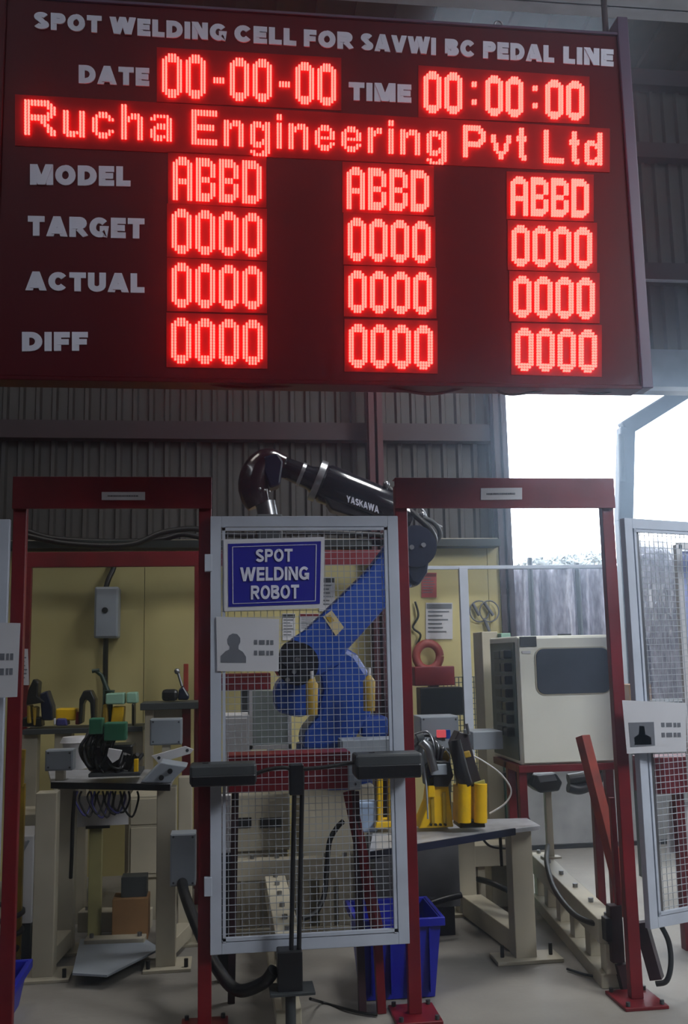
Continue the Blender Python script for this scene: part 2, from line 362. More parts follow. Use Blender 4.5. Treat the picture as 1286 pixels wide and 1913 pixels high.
def leds(mb, s, glyphs, q, rows, gap=1):
    pts, W = txtdots(s, glyphs, gap); f = quadmap(q, YB - .014)
    for c, r in pts:
        p = f((c + .5) / W, 1 - (r + .5) / rows); h = .0037; k = .0021
        mb.add([(p.x - h, p.y + .010, p.z - h), (p.x + h, p.y + .010, p.z - h), (p.x + h, p.y + .010, p.z + h), (p.x - h, p.y + .010, p.z + h),
                (p.x - k - .001, p.y, p.z - k - .001), (p.x + k + .001, p.y, p.z - k - .001), (p.x + k + .001, p.y, p.z + k + .001), (p.x - k - .001, p.y, p.z + k + .001)],
               [(4, 5, 6, 7), (0, 1, 5, 4), (1, 2, 6, 5), (2, 3, 7, 6), (3, 0, 4, 7)])
def module(bounds, lines, rows, glyphs, gap=1):
    m = plate(bounds, YB - .003, .005, 'led_module', modm, bd)
    mb = MB()
    for s, q in lines:
        leds(mb, s, glyphs, q, rows, gap)
    mb.build('led_dots', ledm, m, kind='stuff')
G['-'] = ['....'] * 8 + ['####'] * 2 + ['....'] * 6
G[':'] = ['..'] * 3 + ['##'] * 2 + ['..'] * 5 + ['##'] * 2 + ['..'] * 4
module((293, 88, 190, 638, 108, 206), [('00', (302, 98, 180, 385, 102, 183)), ('-', (398, 102, 184, 420, 103, 185)), ('00', (429, 106, 186, 509, 110, 189)), ('-', (521, 111, 190, 543, 112, 191)), ('00', (552, 114, 192, 629, 119, 196))], 16, G)
module((782, 122, 219, 1102, 143, 232), [('00', (792, 131, 209, 865, 135, 212)), (':', (882, 137, 213, 892, 137, 213)), ('00', (908, 139, 214, 979, 143, 218)), (':', (996, 145, 219, 1006, 145, 219)), ('00', (1020, 147, 220, 1093, 151, 224))], 16, G)
module((28, 176, 272, 1140, 240, 322), [('Rucha', (44, 184, 250, 322, 198, 263)), ('Engineering', (357, 203, 268, 836, 229, 291)), ('Pvt', (866, 232, 292, 985, 238, 299)), ('Ltd', (1017, 241, 303, 1127, 247, 308))], 12, L, 2)
for s, qs in (('ABBD', ((322, 291, 372, 490, 300, 380), (648, 310, 389, 803, 318, 395), (955, 328, 401, 1102, 334, 406))),
              ('0000', ((320, 388, 472, 491, 398, 479), (650, 405, 486, 806, 413, 491), (957, 419, 496, 1108, 424, 501))),
              ('0000', ((320, 489, 573, 491, 497, 577), (651, 504, 583, 808, 508, 587), (960, 514, 592, 1113, 518, 596))),
              ('0000', ((319, 592, 678, 492, 597, 681), (652, 604, 686, 810, 607, 690), (964, 611, 692, 1117, 615, 696)))):
    for q in qs:
        module((q[0] - 8, q[1] - 8, q[2] + 8, q[3] + 8, q[4] - 8, q[5] + 8), [(s, q)], 16, G)
MB().tube(curve([P(x, y, YB + .03) for x, y in ((30, 700), (140, 712), (260, 702), (340, 708), (420, 722), (500, 724), (580, 716), (640, 706), (720, 722), (800, 736), (860, 726), (905, 712))]), .006, 8).build('supply_cable', mat('red_cable', '#4a0a10', 0.4), bd)
MB().tube(curve([P(x, y, YB + .04) for x, y in ((905, 712), (945, 736), (1000, 732), (1060, 722), (1090, 734), (1130, 734), (1160, 724), (1180, 712))]), .005, 8).build('supply_cable', blackr, bd)

# ================================================================ FRONT SAFETY FENCE
YF = 3.94
def portal(label, xL, xR, lab, group):
    t = thing('portal_frame', label, 'fence frame', ((xL + xR) / 2, YF, 0), group)
    zt0, zt1 = 2.01, 2.14
    for x in (xL, xR):
        MB().box(x - .026, x + .026, YF + .009, YF + .05, 0.014, zt0 + .1).build('post', red, t, .003)
        MB().box(x - .09, x + .09, YF - .08, YF + .13, 0, .014).build('base_plate', red, t, .003)
        for a, b in ((-.07, -.06), (.07, -.06), (-.07, .11), (.07, .11)):
            MB().cyl((x + a, YF + b, .013), (x + a, YF + b, .03), .009, seg=6).build('anchor_bolt', dgrey, t)
    MB().box(xL - .027, xR + .027, YF - .012, YF + .004, zt0, zt1).box(xL - .027, xR + .027, YF + .0, YF + .05, zt1 - .005, zt1).build('header_beam', red, t, .002)
    pl = plate(lab, YF - .016, .004, 'name_plate', paper, t)
    f = quadmap(lab, YF - .018)
    mb = MB(); u = .14
    while u < .84:
        w_ = random.uniform(.015, .05); a = f(u, .44); b = f(u + w_, .58); mb.box(a.x, b.x, a.y, a.y + .002, a.z, b.z); u += w_ + .012
    mb.build('small_print', inkg, pl)
    return t
portal('red steel portal on the left with thin white name strip on its header', P(35, 1000, YF).x, P(383, 1300, YF).x, (190, 919, 934, 271, 919, 934), None)
pr = portal('red steel portal on the right, in front of the daylit opening and ivory cabinet', P(752, 1000, YF).x, P(1193, 1850, YF).x, (899, 912, 934, 976, 911, 933), None)
# mesh gate between the portals
def meshpanel(name, label, A, B, z0, z1, fw, cat='mesh panel'):
    """A, B: ends on the floor line (x, y)"""
    A = Vector((A[0], A[1], 0)); B = Vector((B[0], B[1], 0)); d = (B - A).normalized(); n = Vector((0, 0, 1)).cross(d) * -1
    if n.y > 0: n = -n
    Lh = (B - A).length; t = thing(name, label, cat, ((A + B) / 2 + Vector((0, 0, z0))))
    def bx(s0, s1, za, zb, o0, o1, nm, m, bev=.002):
        a = [A + d * s0 + n * o0, A + d * s1 + n * o0, A + d * s1 + n * o1, A + d * s0 + n * o1]
        return MB().hexa([p + Vector((0, 0, za)) for p in a], [p + Vector((0, 0, zb)) for p in a]).build(nm, m, t, bev)
    for s0, s1 in ((0, fw), (Lh - fw, Lh)): bx(s0, s1, z0, z1, -.015, .015, 'stile', grey_al)
    for za, zb in ((z0, z0 + fw), (z1 - fw, z1)): bx(fw, Lh - fw, za, zb, -.015, .015, 'rail', grey_al)
    bw = .012
    for s0, s1, za, zb in ((fw + .004, fw + .004 + bw, z0 + fw, z1 - fw), (Lh - fw - .004 - bw, Lh - fw - .004, z0 + fw, z1 - fw), (fw + .004, Lh - fw - .004, z0 + fw + .003, z0 + fw + .003 + bw), (fw + .004, Lh - fw - .004, z1 - fw - .003 - bw, z1 - fw - .003)):
        bx(s0, s1, za, zb, .000, .018, 'glazing_bead', grey_al, 0)
    mb = MB(); r = .0012; p = .0265
    k = int((Lh - 2 * fw) / p)
    for i in range(1, k + 1):
        c = A + d * (fw + i * (Lh - 2 * fw) / (k + 1)); mb.bar(c + Vector((0, 0, z0 + fw)), c + Vector((0, 0, z1 - fw)), 2 * r, 2 * r)
    k = int((z1 - z0 - 2 * fw) / p)
    for i in range(1, k + 1):
        z = z0 + fw + i * (z1 - z0 - 2 * fw) / (k + 1); mb.bar(A + d * fw + n * .003 + Vector((0, 0, z)), B - d * fw + n * .003 + Vector((0, 0, z)), 2 * r, 2 * r)
    mb.build('wire_mesh', wirem, t, kind='stuff')
    return t
gate = meshpanel('mesh_gate', 'pale grey framed wire mesh gate in the centre carrying the blue robot sign', (-.052, YF - .01), (.722, YF - .01), .285, 1.975, .044, 'mesh gate')
for z in (1.75, .5):
    MB().box(-.075, -.045, YF - .03, YF - .004, z, z + .07).build('hinge', grey_al, gate, .002)

YS = YF - .034
sg = plate((418, 1008, 1142, 607, 1003, 1136, 419, 604), YS, .005, 'sign_board', paper, None, 0, label='blue sign reading SPOT WELDING ROBOT in white on the centre mesh gate', category='sign')
plate((426, 1016, 1134, 600, 1011, 1128, 427, 598), YS - .002, .003, 'blue_field', signblue, sg)
f = quadmap((426, 1016, 1134, 600, 1011, 1128, 427, 598), YS - .0035)
mb = MB(); e = .05
for (a, b) in (((e, e), (1 - e, e)), ((1 - e, e), (1 - e, 1 - e)), ((1 - e, 1 - e), (e, 1 - e)), ((e, 1 - e), (e, e))): mb.bar(f(*a), f(*b), .003, .002)
mb.build('border_line', letter, sg)
lettering('SPOT', (478, 1026, 1050, 547, 1025, 1049), YS - .006, letter, sg, .21, .004)
lettering('WELDING', (449, 1060, 1086, 578, 1058, 1083), YS - .006, letter, sg, .21, .004)
lettering('ROBOT', (469, 1094, 1120, 559, 1092, 1118), YS - .006, letter, sg, .21, .004)

def notice(name, label, q, Y, dark, cat='notice'):
    t = plate(q, Y, .002, name, paper, None, 0, label=label, category=cat); f = quadmap(q, Y - .0015)
    def pz(pts, m, nm): MB().prism([f(*p) for p in pts], (0, .0015, 0)).build(nm, m, t)
    if dark == 'bust':
        pz([(.06, .16), (.06, .28), (.14, .37), (.20, .40), (.21, .46), (.18, .5), (.17, .58), (.20, .66), (.26, .70), (.33, .69), (.38, .62), (.38, .54), (.35, .47), (.35, .41), (.42, .36), (.47, .27), (.47, .16)], inkg, 'printed_portrait')
    elif dark == 'photo':
        pz([(.07, .12), (.07, .58), (.48, .6), (.48, .14)], inkg, 'printed_photo')
        pz([(.14, .16), (.14, .3), (.22, .36), (.24, .52), (.32, .52), (.33, .36), (.42, .3), (.42, .16)], inkb, 'printed_photo')
    mb = MB()
    for v in (.5, .3):
        for u, w_ in ((.6, .05), (.68, .09), (.8, .04), (.86, .05)):
            a = f(u, v); b = f(u + w_, v + .09); mb.box(a.x, b.x, a.y, a.y + .0015, a.z, b.z)
    mb.build('printed_text', inkg, t, kind='stuff'); return t
notice('notice_sheet', 'pale notice sheet with a grey portrait below the blue sign on the centre gate', (404, 1152, 1254, 522, 1156, 1254, 406, 521), YS + .002, 'bust')
# right mesh panel standing at an angle
A = (1.705, YF - .01); dB = Vector((math.cos(math.radians(20)), math.sin(math.radians(20)))); B2 = (A[0] + dB.x * .8, A[1] + dB.y * .8)
mp2 = meshpanel('mesh_gate', 'pale grey framed wire mesh gate standing ajar at the right edge', A, B2, .285, 1.965, .044, 'mesh gate')
MB().bar((A[0] + .075, A[1] + .03, .33), (A[0] + .075, A[1] + .03, 1.92), .012, .02).build('edge_bar', silver, mp2)
notice('notice_sheet', 'pale notice sheet with a dark photo on the right mesh gate', (1163, 1308, 1408, 1282, 1313, 1404, 1172, 1283), YF - .06, 'photo')
# left mesh panel
mp3 = meshpanel('mesh_gate', 'pale grey framed wire mesh gate cut off at the left edge', (-1.60, YF - .01), (-.84, YF - .01), .285, 1.965, .044, 'mesh gate')
notice('notice_sheet', 'pale notice sheet with a dark photo at the left edge of the frame', (-80, 1162, 1306, 38, 1164, 1302, -84, 32), YF - .07, 'photo')

# operator stand: pole, cross cable and two long grey heads
YO = 3.83
st = thing('operator_stand', 'black pole stand with two long dark grey switch heads in front of the centre gate', 'control stand', P(548, 1850, YO))
for (a, b) in ((543, 551), (558, 565)):
    c = (a + b) / 2
    MB().cyl(P(c + 4, 1432, YO), P(c - 3, 1790, YO), .009, seg=12).build('pole', blackp, st)
MB().fbox(541, 1428, 568, 1486, YO - .02, .05).build('pole_clamp', blackp, st, .004)
MB().fbox(519, 1778, 566, 1856, YO - .03, .08).build('junction_box', blackp, st, .005)
MB().fbox(505, 1856, 590, 1862, YO - .05, .13).build('foot_plate', dgrey, st, .002)
MB().cyl(P(543, 1860, YO), Vector((P(543, 1860, YO).x, YO, 0)), .02, seg=12).build('foot', dgrey, st)
for q, top in (((354, 1428, 480, 1466), 0), ((665, 1408, 790, 1452), 1)):
    MB().fbox(*q, YO - .06, .12).build('switch_head', dgrey, st, .010)
    MB().fbox(q[0] + 3, q[1] + 20, q[2] - 2, q[3] + 3, YO - .064, .11).build('lower_housing', blackp, st, .006)
    for k in range(3):
        p = P(q[0] + 30 + k * 32, q[1], YO); MB().cyl(p - Vector((0, 0, .004)), p + Vector((0, 0, .006)), .012, seg=14).build('push_button', blackp, st)
MB().tube(curve([P(x, y, YO - .01) for x, y in ((478, 1446), (500, 1438), (530, 1434), (553, 1437), (600, 1434), (640, 1428), (668, 1424))]), .008, 8).build('cross_cable', blackr, st)

# ring lamp style sheet steel tray in red behind the gate
YT = 4.15
tr = thing('fixture_tray', 'dark red sheet steel trough seen through the centre mesh gate', 'tray', P(545, 1478, YT))
MB().fbox(425, 1420, 655, 1478, YT, .015).build('front_plate', red, tr, .002)
MB().fbox(425, 1408, 655, 1420, YT, .16).build('top_plate', red, tr, .002)
MB().fbox(652, 1425, 674, 1476, YT - .03, .06).build('end_bracket', steelg, tr, .003)
for z in (1437, 1465): p = P(664, z, YT - .032); MB().cyl(p, p + Vector((0, .01, 0)), .006, seg=8).build('bolt', blackp, tr)
MB().bar(P(652, 1478, YT + .02), P(705, 1735, YT - .1), .035, .04).build('sloping_leg', red, tr, .002)
MB().bar(P(704, 1725, YT - .1), (P(712, 1850, YT - .12).x, YT - .12, 0), .035, .04).build('foot', red, tr, .002)
MB().bar(P(664, 1478, YT + .0), (P(677, 1870, YT - .1).x, YT - .1, 0), .03, .03).build('rear_leg', girt, tr, .002)
MB().bar(P(440, 1470, YT + .1), (P(432, 1800, YT + .1).x, YT + .1, 0), .03, .03).build('rear_leg', girt, tr, .002)

# braces by the right hand post
br = MB().bar(P(1089, 1375, 4.45), P(1174, 1712, 4.24), .05, .05).build('brace_bar', rust, None, .003, label='rusty red steel bar leaning behind the right hand post', category='steel bar')
YQ = 4.08
b2 = thing('brace_bracket', 'dark red bolted bracket and foot at the base of the right hand post', 'bracket', (P(1175, 1850, YQ).x, YQ, 0))
MB().fbox(1143, 1692, 1166, 1800, YQ, .05).build('upright', girt, b2, .004)
MB().bar(P(1160, 1800, YQ + .02), (P(1176, 1850, YQ).x, YQ + .02, .0), .045, .045).build('foot', girt, b2)
MB().bar(P(1156, 1692, YQ + .02), P(1143, 1490, YQ + .02), .022, .022).build('strut', red, b2)
MB().bar(P(1198, 1722, YQ - .03), P(1228, 1828, YQ - .06), .05, .05).build('strut', girt, b2)
MB().fbox(1133, 1716, 1146, 1760, YQ, .05).build('cable_socket', blackp, b2, .003)

# ================================================================ ROBOT
YR = 5.25
rb = thing('industrial_robot', 'blue six axis welding robot with glossy black forearm behind the mesh gate', 'robot', (P(640, 1400, YR + .15).x, YR + .15, 0))
def pp(pts, Y, d, nm, m, bev=.02, **k): return MB().pprism(pts, Y, d).build(nm, m, rb, bev, **k)
ped = MB().box(P(560, 1500, YR).x, P(700, 1500, YR).x, YR, YR + .42, 0, .72).build('pedestal', cream, rb, .01)
MB().cyl((P(632, 1400, YR).x, YR + .2, .70), (P(632, 1400, YR).x, YR + .2, P(632, 1392, YR).z), .21, seg=36).build('base', blue, rb, .01)
pp([(566, 1400), (568, 1368), (592, 1340), (604, 1290), (596, 1250), (575, 1225), (600, 1208), (638, 1204), (668, 1222), (690, 1256), (700, 1300), (692, 1345), (668, 1372), (662, 1400)], YR - .02, .36, 'turret', blue, .03)
pp([(676, 1338), (726, 1338), (726, 1378), (676, 1378)], YR - .02, .2, 'base_cover', blue, .02)
pp([(516, 1330), (514, 1285), (530, 1262), (575, 1258), (600, 1290), (594, 1330), (560, 1342)], YR - .06, .3, 'shoulder_housing', blue, .03)
c = P(556, 1240, YR - .16); MB().cyl(c, c + Vector((0, .3, 0)), .112, seg=32).build('shoulder_motor', gloss, rb, .008)
c = P(548, 1222, YR - .2); MB().cyl(c, c + Vector((0, .06, 0)), .07, seg=28).build('motor_cap', blackp, rb, .005)
for a, b_ in ((550, 1255), (556, 1232), (538, 1270)):
    c = P(a, b_, YR - .21); MB().cyl(c, c + Vector((0, .03, 0)), .012, seg=10).build('connector', silver, rb)
pp([(536, 1215), (548, 1192), (572, 1176), (690, 1062), (728, 1012), (760, 985), (800, 1000), (806, 1040), (790, 1080), (728, 1128), (650, 1214), (640, 1240), (600, 1262), (560, 1262)], YR - .05, .2, 'lower_arm', blue, .025)
pl = pp([(604, 1152), (620, 1140), (643, 1172), (628, 1188)], YR - .056, .01, 'warning_label', mat('cream_sticker', '#b3a57c', .5), .0)
MB().pprism([(609, 1153), (617, 1148), (625, 1159), (618, 1165)], YR - .06, .01).build('printed_symbol', amber, pl)
# elbow
c = P(778, 1020, YR - .12); MB().cyl(c, c + Vector((0, .3, 0)), .115, seg=32).build('elbow_housing', navy, rb, .01)
pp([(757, 1040), (804, 1040), (800, 1070), (782, 1096), (768, 1090), (757, 1070)], YR - .1, .2, 'elbow_cover', navy, .02)
for dx, dy in ((-8, 12), (14, 8)):
    c = P(778 + dx, 1010 + dy, YR - .14); MB().cyl(c, c + Vector((0, .03, 0)), .013, seg=12).build('bolt_cap', silver, rb)
MB().tube(curve([P(740, 930, YR - .06), P(775, 962, YR - .1), P(800, 985, YR - .1), P(812, 1010, YR - .06), P(800, 1040, YR)]), .018, 10).build('dress_hose', blackr, rb)
MB().tube(curve([P(728, 912, YR), P(768, 955, YR - .05), P(808, 975, YR - .04), P(822, 998, YR), P(806, 1030, YR + .06)]), .013, 10).build('dress_hose', dgrey, rb)
MB().tube(curve([P(735, 920, YR + .06), P(785, 948, YR + .04), P(800, 970, YR + .05), P(826, 985, YR + .05)]), .008, 8).build('dress_hose', silver, rb)
for a, b_ in ((722, 905), (735, 925), (745, 940), (790, 962)):
    MB().ball(P(a, b_, YR - .07), .02).build('hose_fitting', silver, rb)
# forearm
ax0, ax1 = P(768, 968, YR - .02), P(598, 900, YR - .02)
dv = (ax1 - ax0).normalized()
MB().tube([ax0, ax0 + dv * .1, ax1 - dv * .03, ax1], [.085, .108, .112, .095], 32).build('forearm', gloss, rb, 0)
MB().tube([ax1 - dv * .005, ax1 + dv * .03], [.118, .118], 32).build('forearm_flange', silver, rb, .004)
t1 = P(528, 872, YR - .02)
MB().tube([ax1, ax1 + dv * .06, t1, t1 - (ax1 - t1).normalized() * .03], [.09, .066, .058, .045], 28).build('wrist_tube', gloss, rb)
m_ = ax1 + (t1 - ax1) * .45; MB().tube([m_, m_ + (t1 - ax1).normalized() * .02], [.068, .068], 28).build('wrist_ring', silver, rb)
MB().pprism([(604, 925), (700, 965), (690, 975), (620, 952)], YR - .1, .12).build('cable_cover', blackp, rb, .01)
MB().tube(curve([P(530, 870, YR - .04), P(502, 862, YR - .04), P(482, 880, YR - .04), P(474, 915, YR - .04), P(484, 945, YR - .04)], 5), [.06, .06, .062, .066, .07, .074, .078, .08, .082, .084, .086, .087, .088, .088, .086, .084, .08, .078, .074, .07, .065], 24).build('wrist_housing', mat('dark_maroon_gloss', '#241018', .2, var=.2, coat=.5), rb)
MB().pprism([(492, 852), (520, 846), (530, 862), (524, 905), (505, 912), (492, 880)], YR - .12, .14).build('wrist_cover', navy, rb, .012)
MB().cyl(P(496, 938, YR - .04), P(502, 968, YR - .04), .055, seg=24).build('tool_flange', silver, rb, .004)
MB().box(P(478, 1000, YR).x, P(526, 1000, YR).x, YR - .12, YR + .04, P(500, 1070, YR).z, P(500, 966, YR).z).build('weld_gun_body', dgrey, rb, .01)
for k in range(3):
    p = P(486 + k * 9, 913 + k * 3, YR - .135); MB().ball(p, .008).build('screw_head', silver, rb)
lettering('YASKAWA', (648, 925, 937, 708, 946, 959), YR - .134, letter, rb, .2, .012, name='maker_lettering')
# two yellow cylinders beside the turret
for q in ((583, 1268, 1335), (690, 1262, 1328)):
    p0, p1 = P(q[0], q[2], YR - .2), P(q[0], q[1], YR - .2)
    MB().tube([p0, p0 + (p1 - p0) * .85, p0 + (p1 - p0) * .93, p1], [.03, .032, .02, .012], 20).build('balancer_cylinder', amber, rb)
    MB().cyl(p1, p1 + Vector((0, 0, .04)), .009, seg=10).build('nozzle', white, rb)

# ================================================================ CABINET ON RED STAND
YC = 4.75
ck = thing('control_cabinet', 'ivory control cabinet with dark rounded window on a red stand', 'cabinet', (P(1060, 1430, YC).x, YC + .25, 0))
cx0, cx1 = P(970, 1300, YC).x, P(1143, 1300, YC).x; cz1, cz0 = P(1052, 1187, YC).z, P(1060, 1427, YC).z
MB().box(cx0, cx1, YC, YC + .5, cz0, cz1).build('body', cabw, ck, .008)
MB().box(cx0 + .008, cx1 - .008, YC - .012, YC, cz0 + .01, cz1 - .01).build('door', cabw, ck, .004)
def rrect(x0, x1, z0, z1, r, Y, d, n=6):
    pts = []
    for cx_, cz_, a0 in ((x1 - r, z1 - r, 0), (x0 + r, z1 - r, 90), (x0 + r, z0 + r, 180), (x1 - r, z0 + r, 270)):
        for i in range(n + 1):
            a = math.radians(a0 + 90 * i / n); pts.append((cx_ + r * math.cos(a), Y, cz_ + r * math.sin(a)))
    return MB().prism(pts, (0, d, 0))
wx0, wx1, wz1, wz0 = P(1001, 1250, YC).x, P(1137, 1250, YC).x, P(1068, 1211, YC).z, P(1068, 1295, YC).z
rrect(wx0 - .006, wx1 + .006, wz0 - .006, wz1 + .006, .046, YC - .017, .006).build('window_rim', cream, ck)
rrect(wx0, wx1, wz0, wz1, .04, YC - .021, .006).build('window', smoke, ck, .001)
MB().fbox(972, 1189, 1003, 1208, YC - .018, .01).build('badge', dgrey, ck, .001)
MB().fbox(976, 1216, 992, 1221, YC - .016, .01).build('small_label', paper, ck)
MB().fbox(1046, 1184, 1068, 1190, YC + .03, .03).build('top_latch', dgrey, ck)
MB().box(cx0 - .006, cx0, YC + .03, YC + .47, cz0 + .02, cz1 - .03).build('side_panel', mat('grey_green_panel', '#4f5854', .5), ck)
for k in range(7):
    z = cz1 - .09 - k * .065
    MB().box(cx0 - .045, cx0 + .002, YC + .08, YC + .15, z - .022, z + .022).build('plug', blackp, ck, .006)
    MB().box(cx0 - .03, cx0 + .002, YC + .22, YC + .32, z - .024, z + .02).build('vent_louvre', dgrey, ck, .004)
for x in (cx0 + .005, cx1 - .03):
    for y in (YC + .03, YC + .22):
        MB().box(x - .02, x + .02, y - .02, y + .02, 0, cz0 - .03).build('stand_leg', red, ck, .002)
MB().box(cx0 - .02, cx1 + .02, YC - .01, YC + .03, cz0 - .035, cz0).build('stand_rail', red, ck, .002)
MB().box(cx0 - .02, cx1 + .02, YC + .21, YC + .25, cz0 - .035, cz0).build('stand_rail', red, ck, .002)
for x in (cx0, cx1):
    MB().box(x - .02, x + .02, YC + .03, YC + .45, cz0 - .035, cz0).build('stand_rail', red, ck, .002)
for pts in (((1135, 1436), (1110, 1462), (1084, 1474), (1062, 1470)), ((1120, 1436), (1095, 1450), (1062, 1456)), ((990, 1436), (965, 1470), (948, 1440)), ((972, 1440), (968, 1500), (985, 1540))):
    MB().tube(curve([P(x, y, YC + .56) for x, y in pts]), .03, 10).build('cable_loom', blackr, ck)
# grey horizontal duct left of cabinet
MB().box(P(884, 1380, 4.9).x, cx0 - .048, 4.9, 5.1, P(925, 1400, 4.9).z, P(925, 1366, 4.9).z).build('cable_duct', steelg, None, .004, label='grey box duct joined to the left side of the ivory cabinet', category='duct')
MB().box(P(905, 1300, 5.5).x, P(935, 1300, 5.5).x, 5.5, 5.7, 0, P(920, 1180, 5.5).z).build('locker', cream, None, .004, label='narrow pale locker directly behind the left side of the ivory cabinet', category='locker')
MB().box(P(937, 1300, 5.5).x, P(955, 1300, 5.5).x, 5.45, 5.75, 0, P(948, 1183, 5.5).z).build('rear_enclosure', mint, None, .004, label='slim pale green enclosure between narrow locker and ivory cabinet', category='enclosure')

# pedestal post with teach pendant hooks
YPd = Zp(1030, 1603, .28).y - .02; zpd = .282
ps = thing('pendant_post', 'thin beige post carrying a dark grey pendant, beneath the ivory cabinet', 'post', (P(1030, 1600, YPd).x, YPd, zpd))
xp = P(1029, 1560, YPd).x
MB().box(xp - .018, xp + .018, YPd, YPd + .036, zpd, P(1029, 1478, YPd).z).build('post', cream, ps, .003)
MB().pprism([(998, 1448), (1040, 1444), (1052, 1462), (1046, 1478), (1010, 1482), (992, 1468)], YPd - .05, .12).build('pendant', dgrey, ps, .01)
MB().pprism([(1004, 1449), (1036, 1446), (1042, 1458), (1010, 1462)], YPd - .056, .02).build('pendant_screen', steelg, ps, .002)
MB().box(xp - .05, xp + .05, YPd - .02, YPd + .04, zpd, zpd + .01).build('foot_plate', cream, ps)
MB().tube(curve([P(1024, 1580, YPd - .05), P(1022, 1612, 4.98), P(1036, 1660, 4.7), P(1068, 1703, 4.42), P(1100, 1722, 4.25), P(1136, 1728, 4.11)]), .013, 10).build('power_cable', blackr, None, 0, label='black cable sagging from the beige post to the right hand bracket', category='cable')

# ================================================================ FLOOR BASE FRAMES
def fbeam(name, label, p, q, z, w_=.12):
    a = Zp(*p, z); b = Zp(*q, z); t = thing(name, label, 'base rail', ((a.x + b.x) / 2, (a.y + b.y) / 2, 0)); d = (b - a).normalized()
    if z < .15:
        MB().bar(a - Vector((0, 0, z / 2)), b - Vector((0, 0, z / 2)), w_, z).build('channel', cream, t, .004)
        for k in (.1, .9): c_ = a + (b - a) * k; MB().cyl(c_, c_ + Vector((0, 0, .018)), .012, seg=6).build('bolt', silver, t)
        return t
    MB().bar(a - Vector((0, 0, .05)), b - Vector((0, 0, .05)), w_, .10).build('top_channel', cream, t, .004)
    a0 = Vector((a.x, a.y, .03)); b0 = Vector((b.x, b.y, .03))
    MB().bar(a0, b0, w_, .06).build('bottom_channel', cream, t, .004)
    n = 5
    for i in range(n + 1):
        c_ = a0 + (b0 - a0) * (i / n) + d * (.03 if i == 0 else -.03 if i == n else 0)
        if z - .1 > .06: MB().bar(Vector((c_.x, c_.y, .06)), Vector((c_.x, c_.y, z - .1)), .05, w_ * .9, up=d).build('web_stiffener', cream, t, .002)
        MB().cyl((c_.x, c_.y, z), (c_.x, c_.y, z + .018), .012, seg=6).build('bolt', silver, t)
    return t
fbeam('base_rail', 'beige bolted floor beam running diagonally under the right hand red brace', (1005, 1592), (1138, 1716), .28, .095)
fbeam('base_rail', 'beige floor beam running toward the viewer behind the lower centre gate', (514, 1636), (538, 1742), .34, .10)
fbeam('base_rail', 'beige cross beam behind the lower centre gate with the black hose in front', (425, 1606), (655, 1599), .39, .08)
fbeam('base_rail', 'beige cross beam on the floor behind the left work table', (150, 1700), (282, 1698), .10, .1)
fbeam('base_rail', 'low beige cross beam on the floor nearest behind left table feet', (160, 1752), (272, 1748), .08, .08)
MB().prism([Zp(135, 1822, .05), Zp(200, 1826, .05), Zp(300, 1775, .05), Zp(262, 1752, .05), Zp(150, 1758, .05)], (0, 0, .01)).build('floor_plate', steelg, None, .001, label='flat grey steel plate lying across the left table feet near floor', category='plate')

# ================================================================ LEFT WORK TABLE
zt = .83
lt = thing('work_table', 'work table with beige legs and thin steel top in the left portal', 'table', (-.5, 4.85, 0))
a, b, c, d_ = Zp(96, 1462, zt), Zp(318, 1466, zt), Zp(332, 1437, zt), Zp(90, 1438, zt)
MB().prism([a, b, c, d_], (0, 0, -.018)).build('table_top', steeltop, lt, .002)
MB().bar(a + Vector((0, -.004, -.012)), b + Vector((0, -.004, -.012)), .01, .03).build('front_edge', blackp, lt, .001)
def leg(t, px, py_base, w_=.095, z=None, foot=True):
    g = Zp(px, py_base, 0); z = zt - .02 if z is None else z
    MB().box(g.x - w_ / 2, g.x + w_ / 2, g.y, g.y + w_, .012, z).build('leg', cream, t, .004)
    if foot:
        MB().box(g.x - w_ * 1.1, g.x + w_ * 1.3, g.y - .05, g.y + w_ + .05, 0, .014).build('foot_plate', cream, t, .002)
        for s in (-.85, 1.05): MB().cyl((g.x + w_ * s, g.y - .02, .014), (g.x + w_ * s, g.y - .02, .05), .01, seg=6).build('levelling_bolt', blackp, t)
    return g
g1 = leg(lt, 78, 1832); g3 = leg(lt, 309, 1812, .09); g2 = leg(lt, 118, 1782, .085); g4 = leg(lt, 345, 1765, .07)
MB().bar((g1.x, g1.y + .1, .07), (g2.x, g2.y, .07), .08, .08).build('foot_beam', cream, lt, .003)
MB().bar((g3.x, g3.y + .09, .07), (g4.x, g4.y, .07), .07, .07).build('foot_beam', cream, lt, .003)
# grey enclosures and switch box on the table
def encl(q, Y, d, label, m=steelg, name='grey_enclosure', cat='enclosure', support=None):
    t = MB().fbox(*q, Y, d).build(name, m, None, .004, label=label, category=cat)
    MB().fbox(q[0] + 2, q[1] + 2, q[2] - 2, q[3] - 2, Y - .006, .008).build('lid', m, t, .002)
    for u, v in ((q[0] + 6, q[1] + 6), (q[2] - 6, q[1] + 6), (q[0] + 6, q[3] - 6), (q[2] - 6, q[3] - 6)):
        p = P(u, v, Y - .008); MB().cyl(p, p + Vector((0, .006, 0)), .005, seg=8).build('lid_screw', dgrey, t)
    if support: MB().box(P((q[0] + q[2]) / 2, q[3], Y).x - .02, P((q[0] + q[2]) / 2, q[3], Y).x + .02, Y + .02, Y + d - .01, support, P(q[0], q[3], Y).z).build('stand_off', cream, t)
    return t
encl((84, 1401, 136, 1440), 4.95, .1, 'small grey enclosure at the left end of the left table', support=zt)
encl((280, 1343, 340, 1392), 5.05, .1, 'grey lidded enclosure raised behind the perforated white plate', support=zt)
encl((318, 1558, 366, 1656), 4.56, .11, 'grey switch box hung on the left table right leg', support=None)
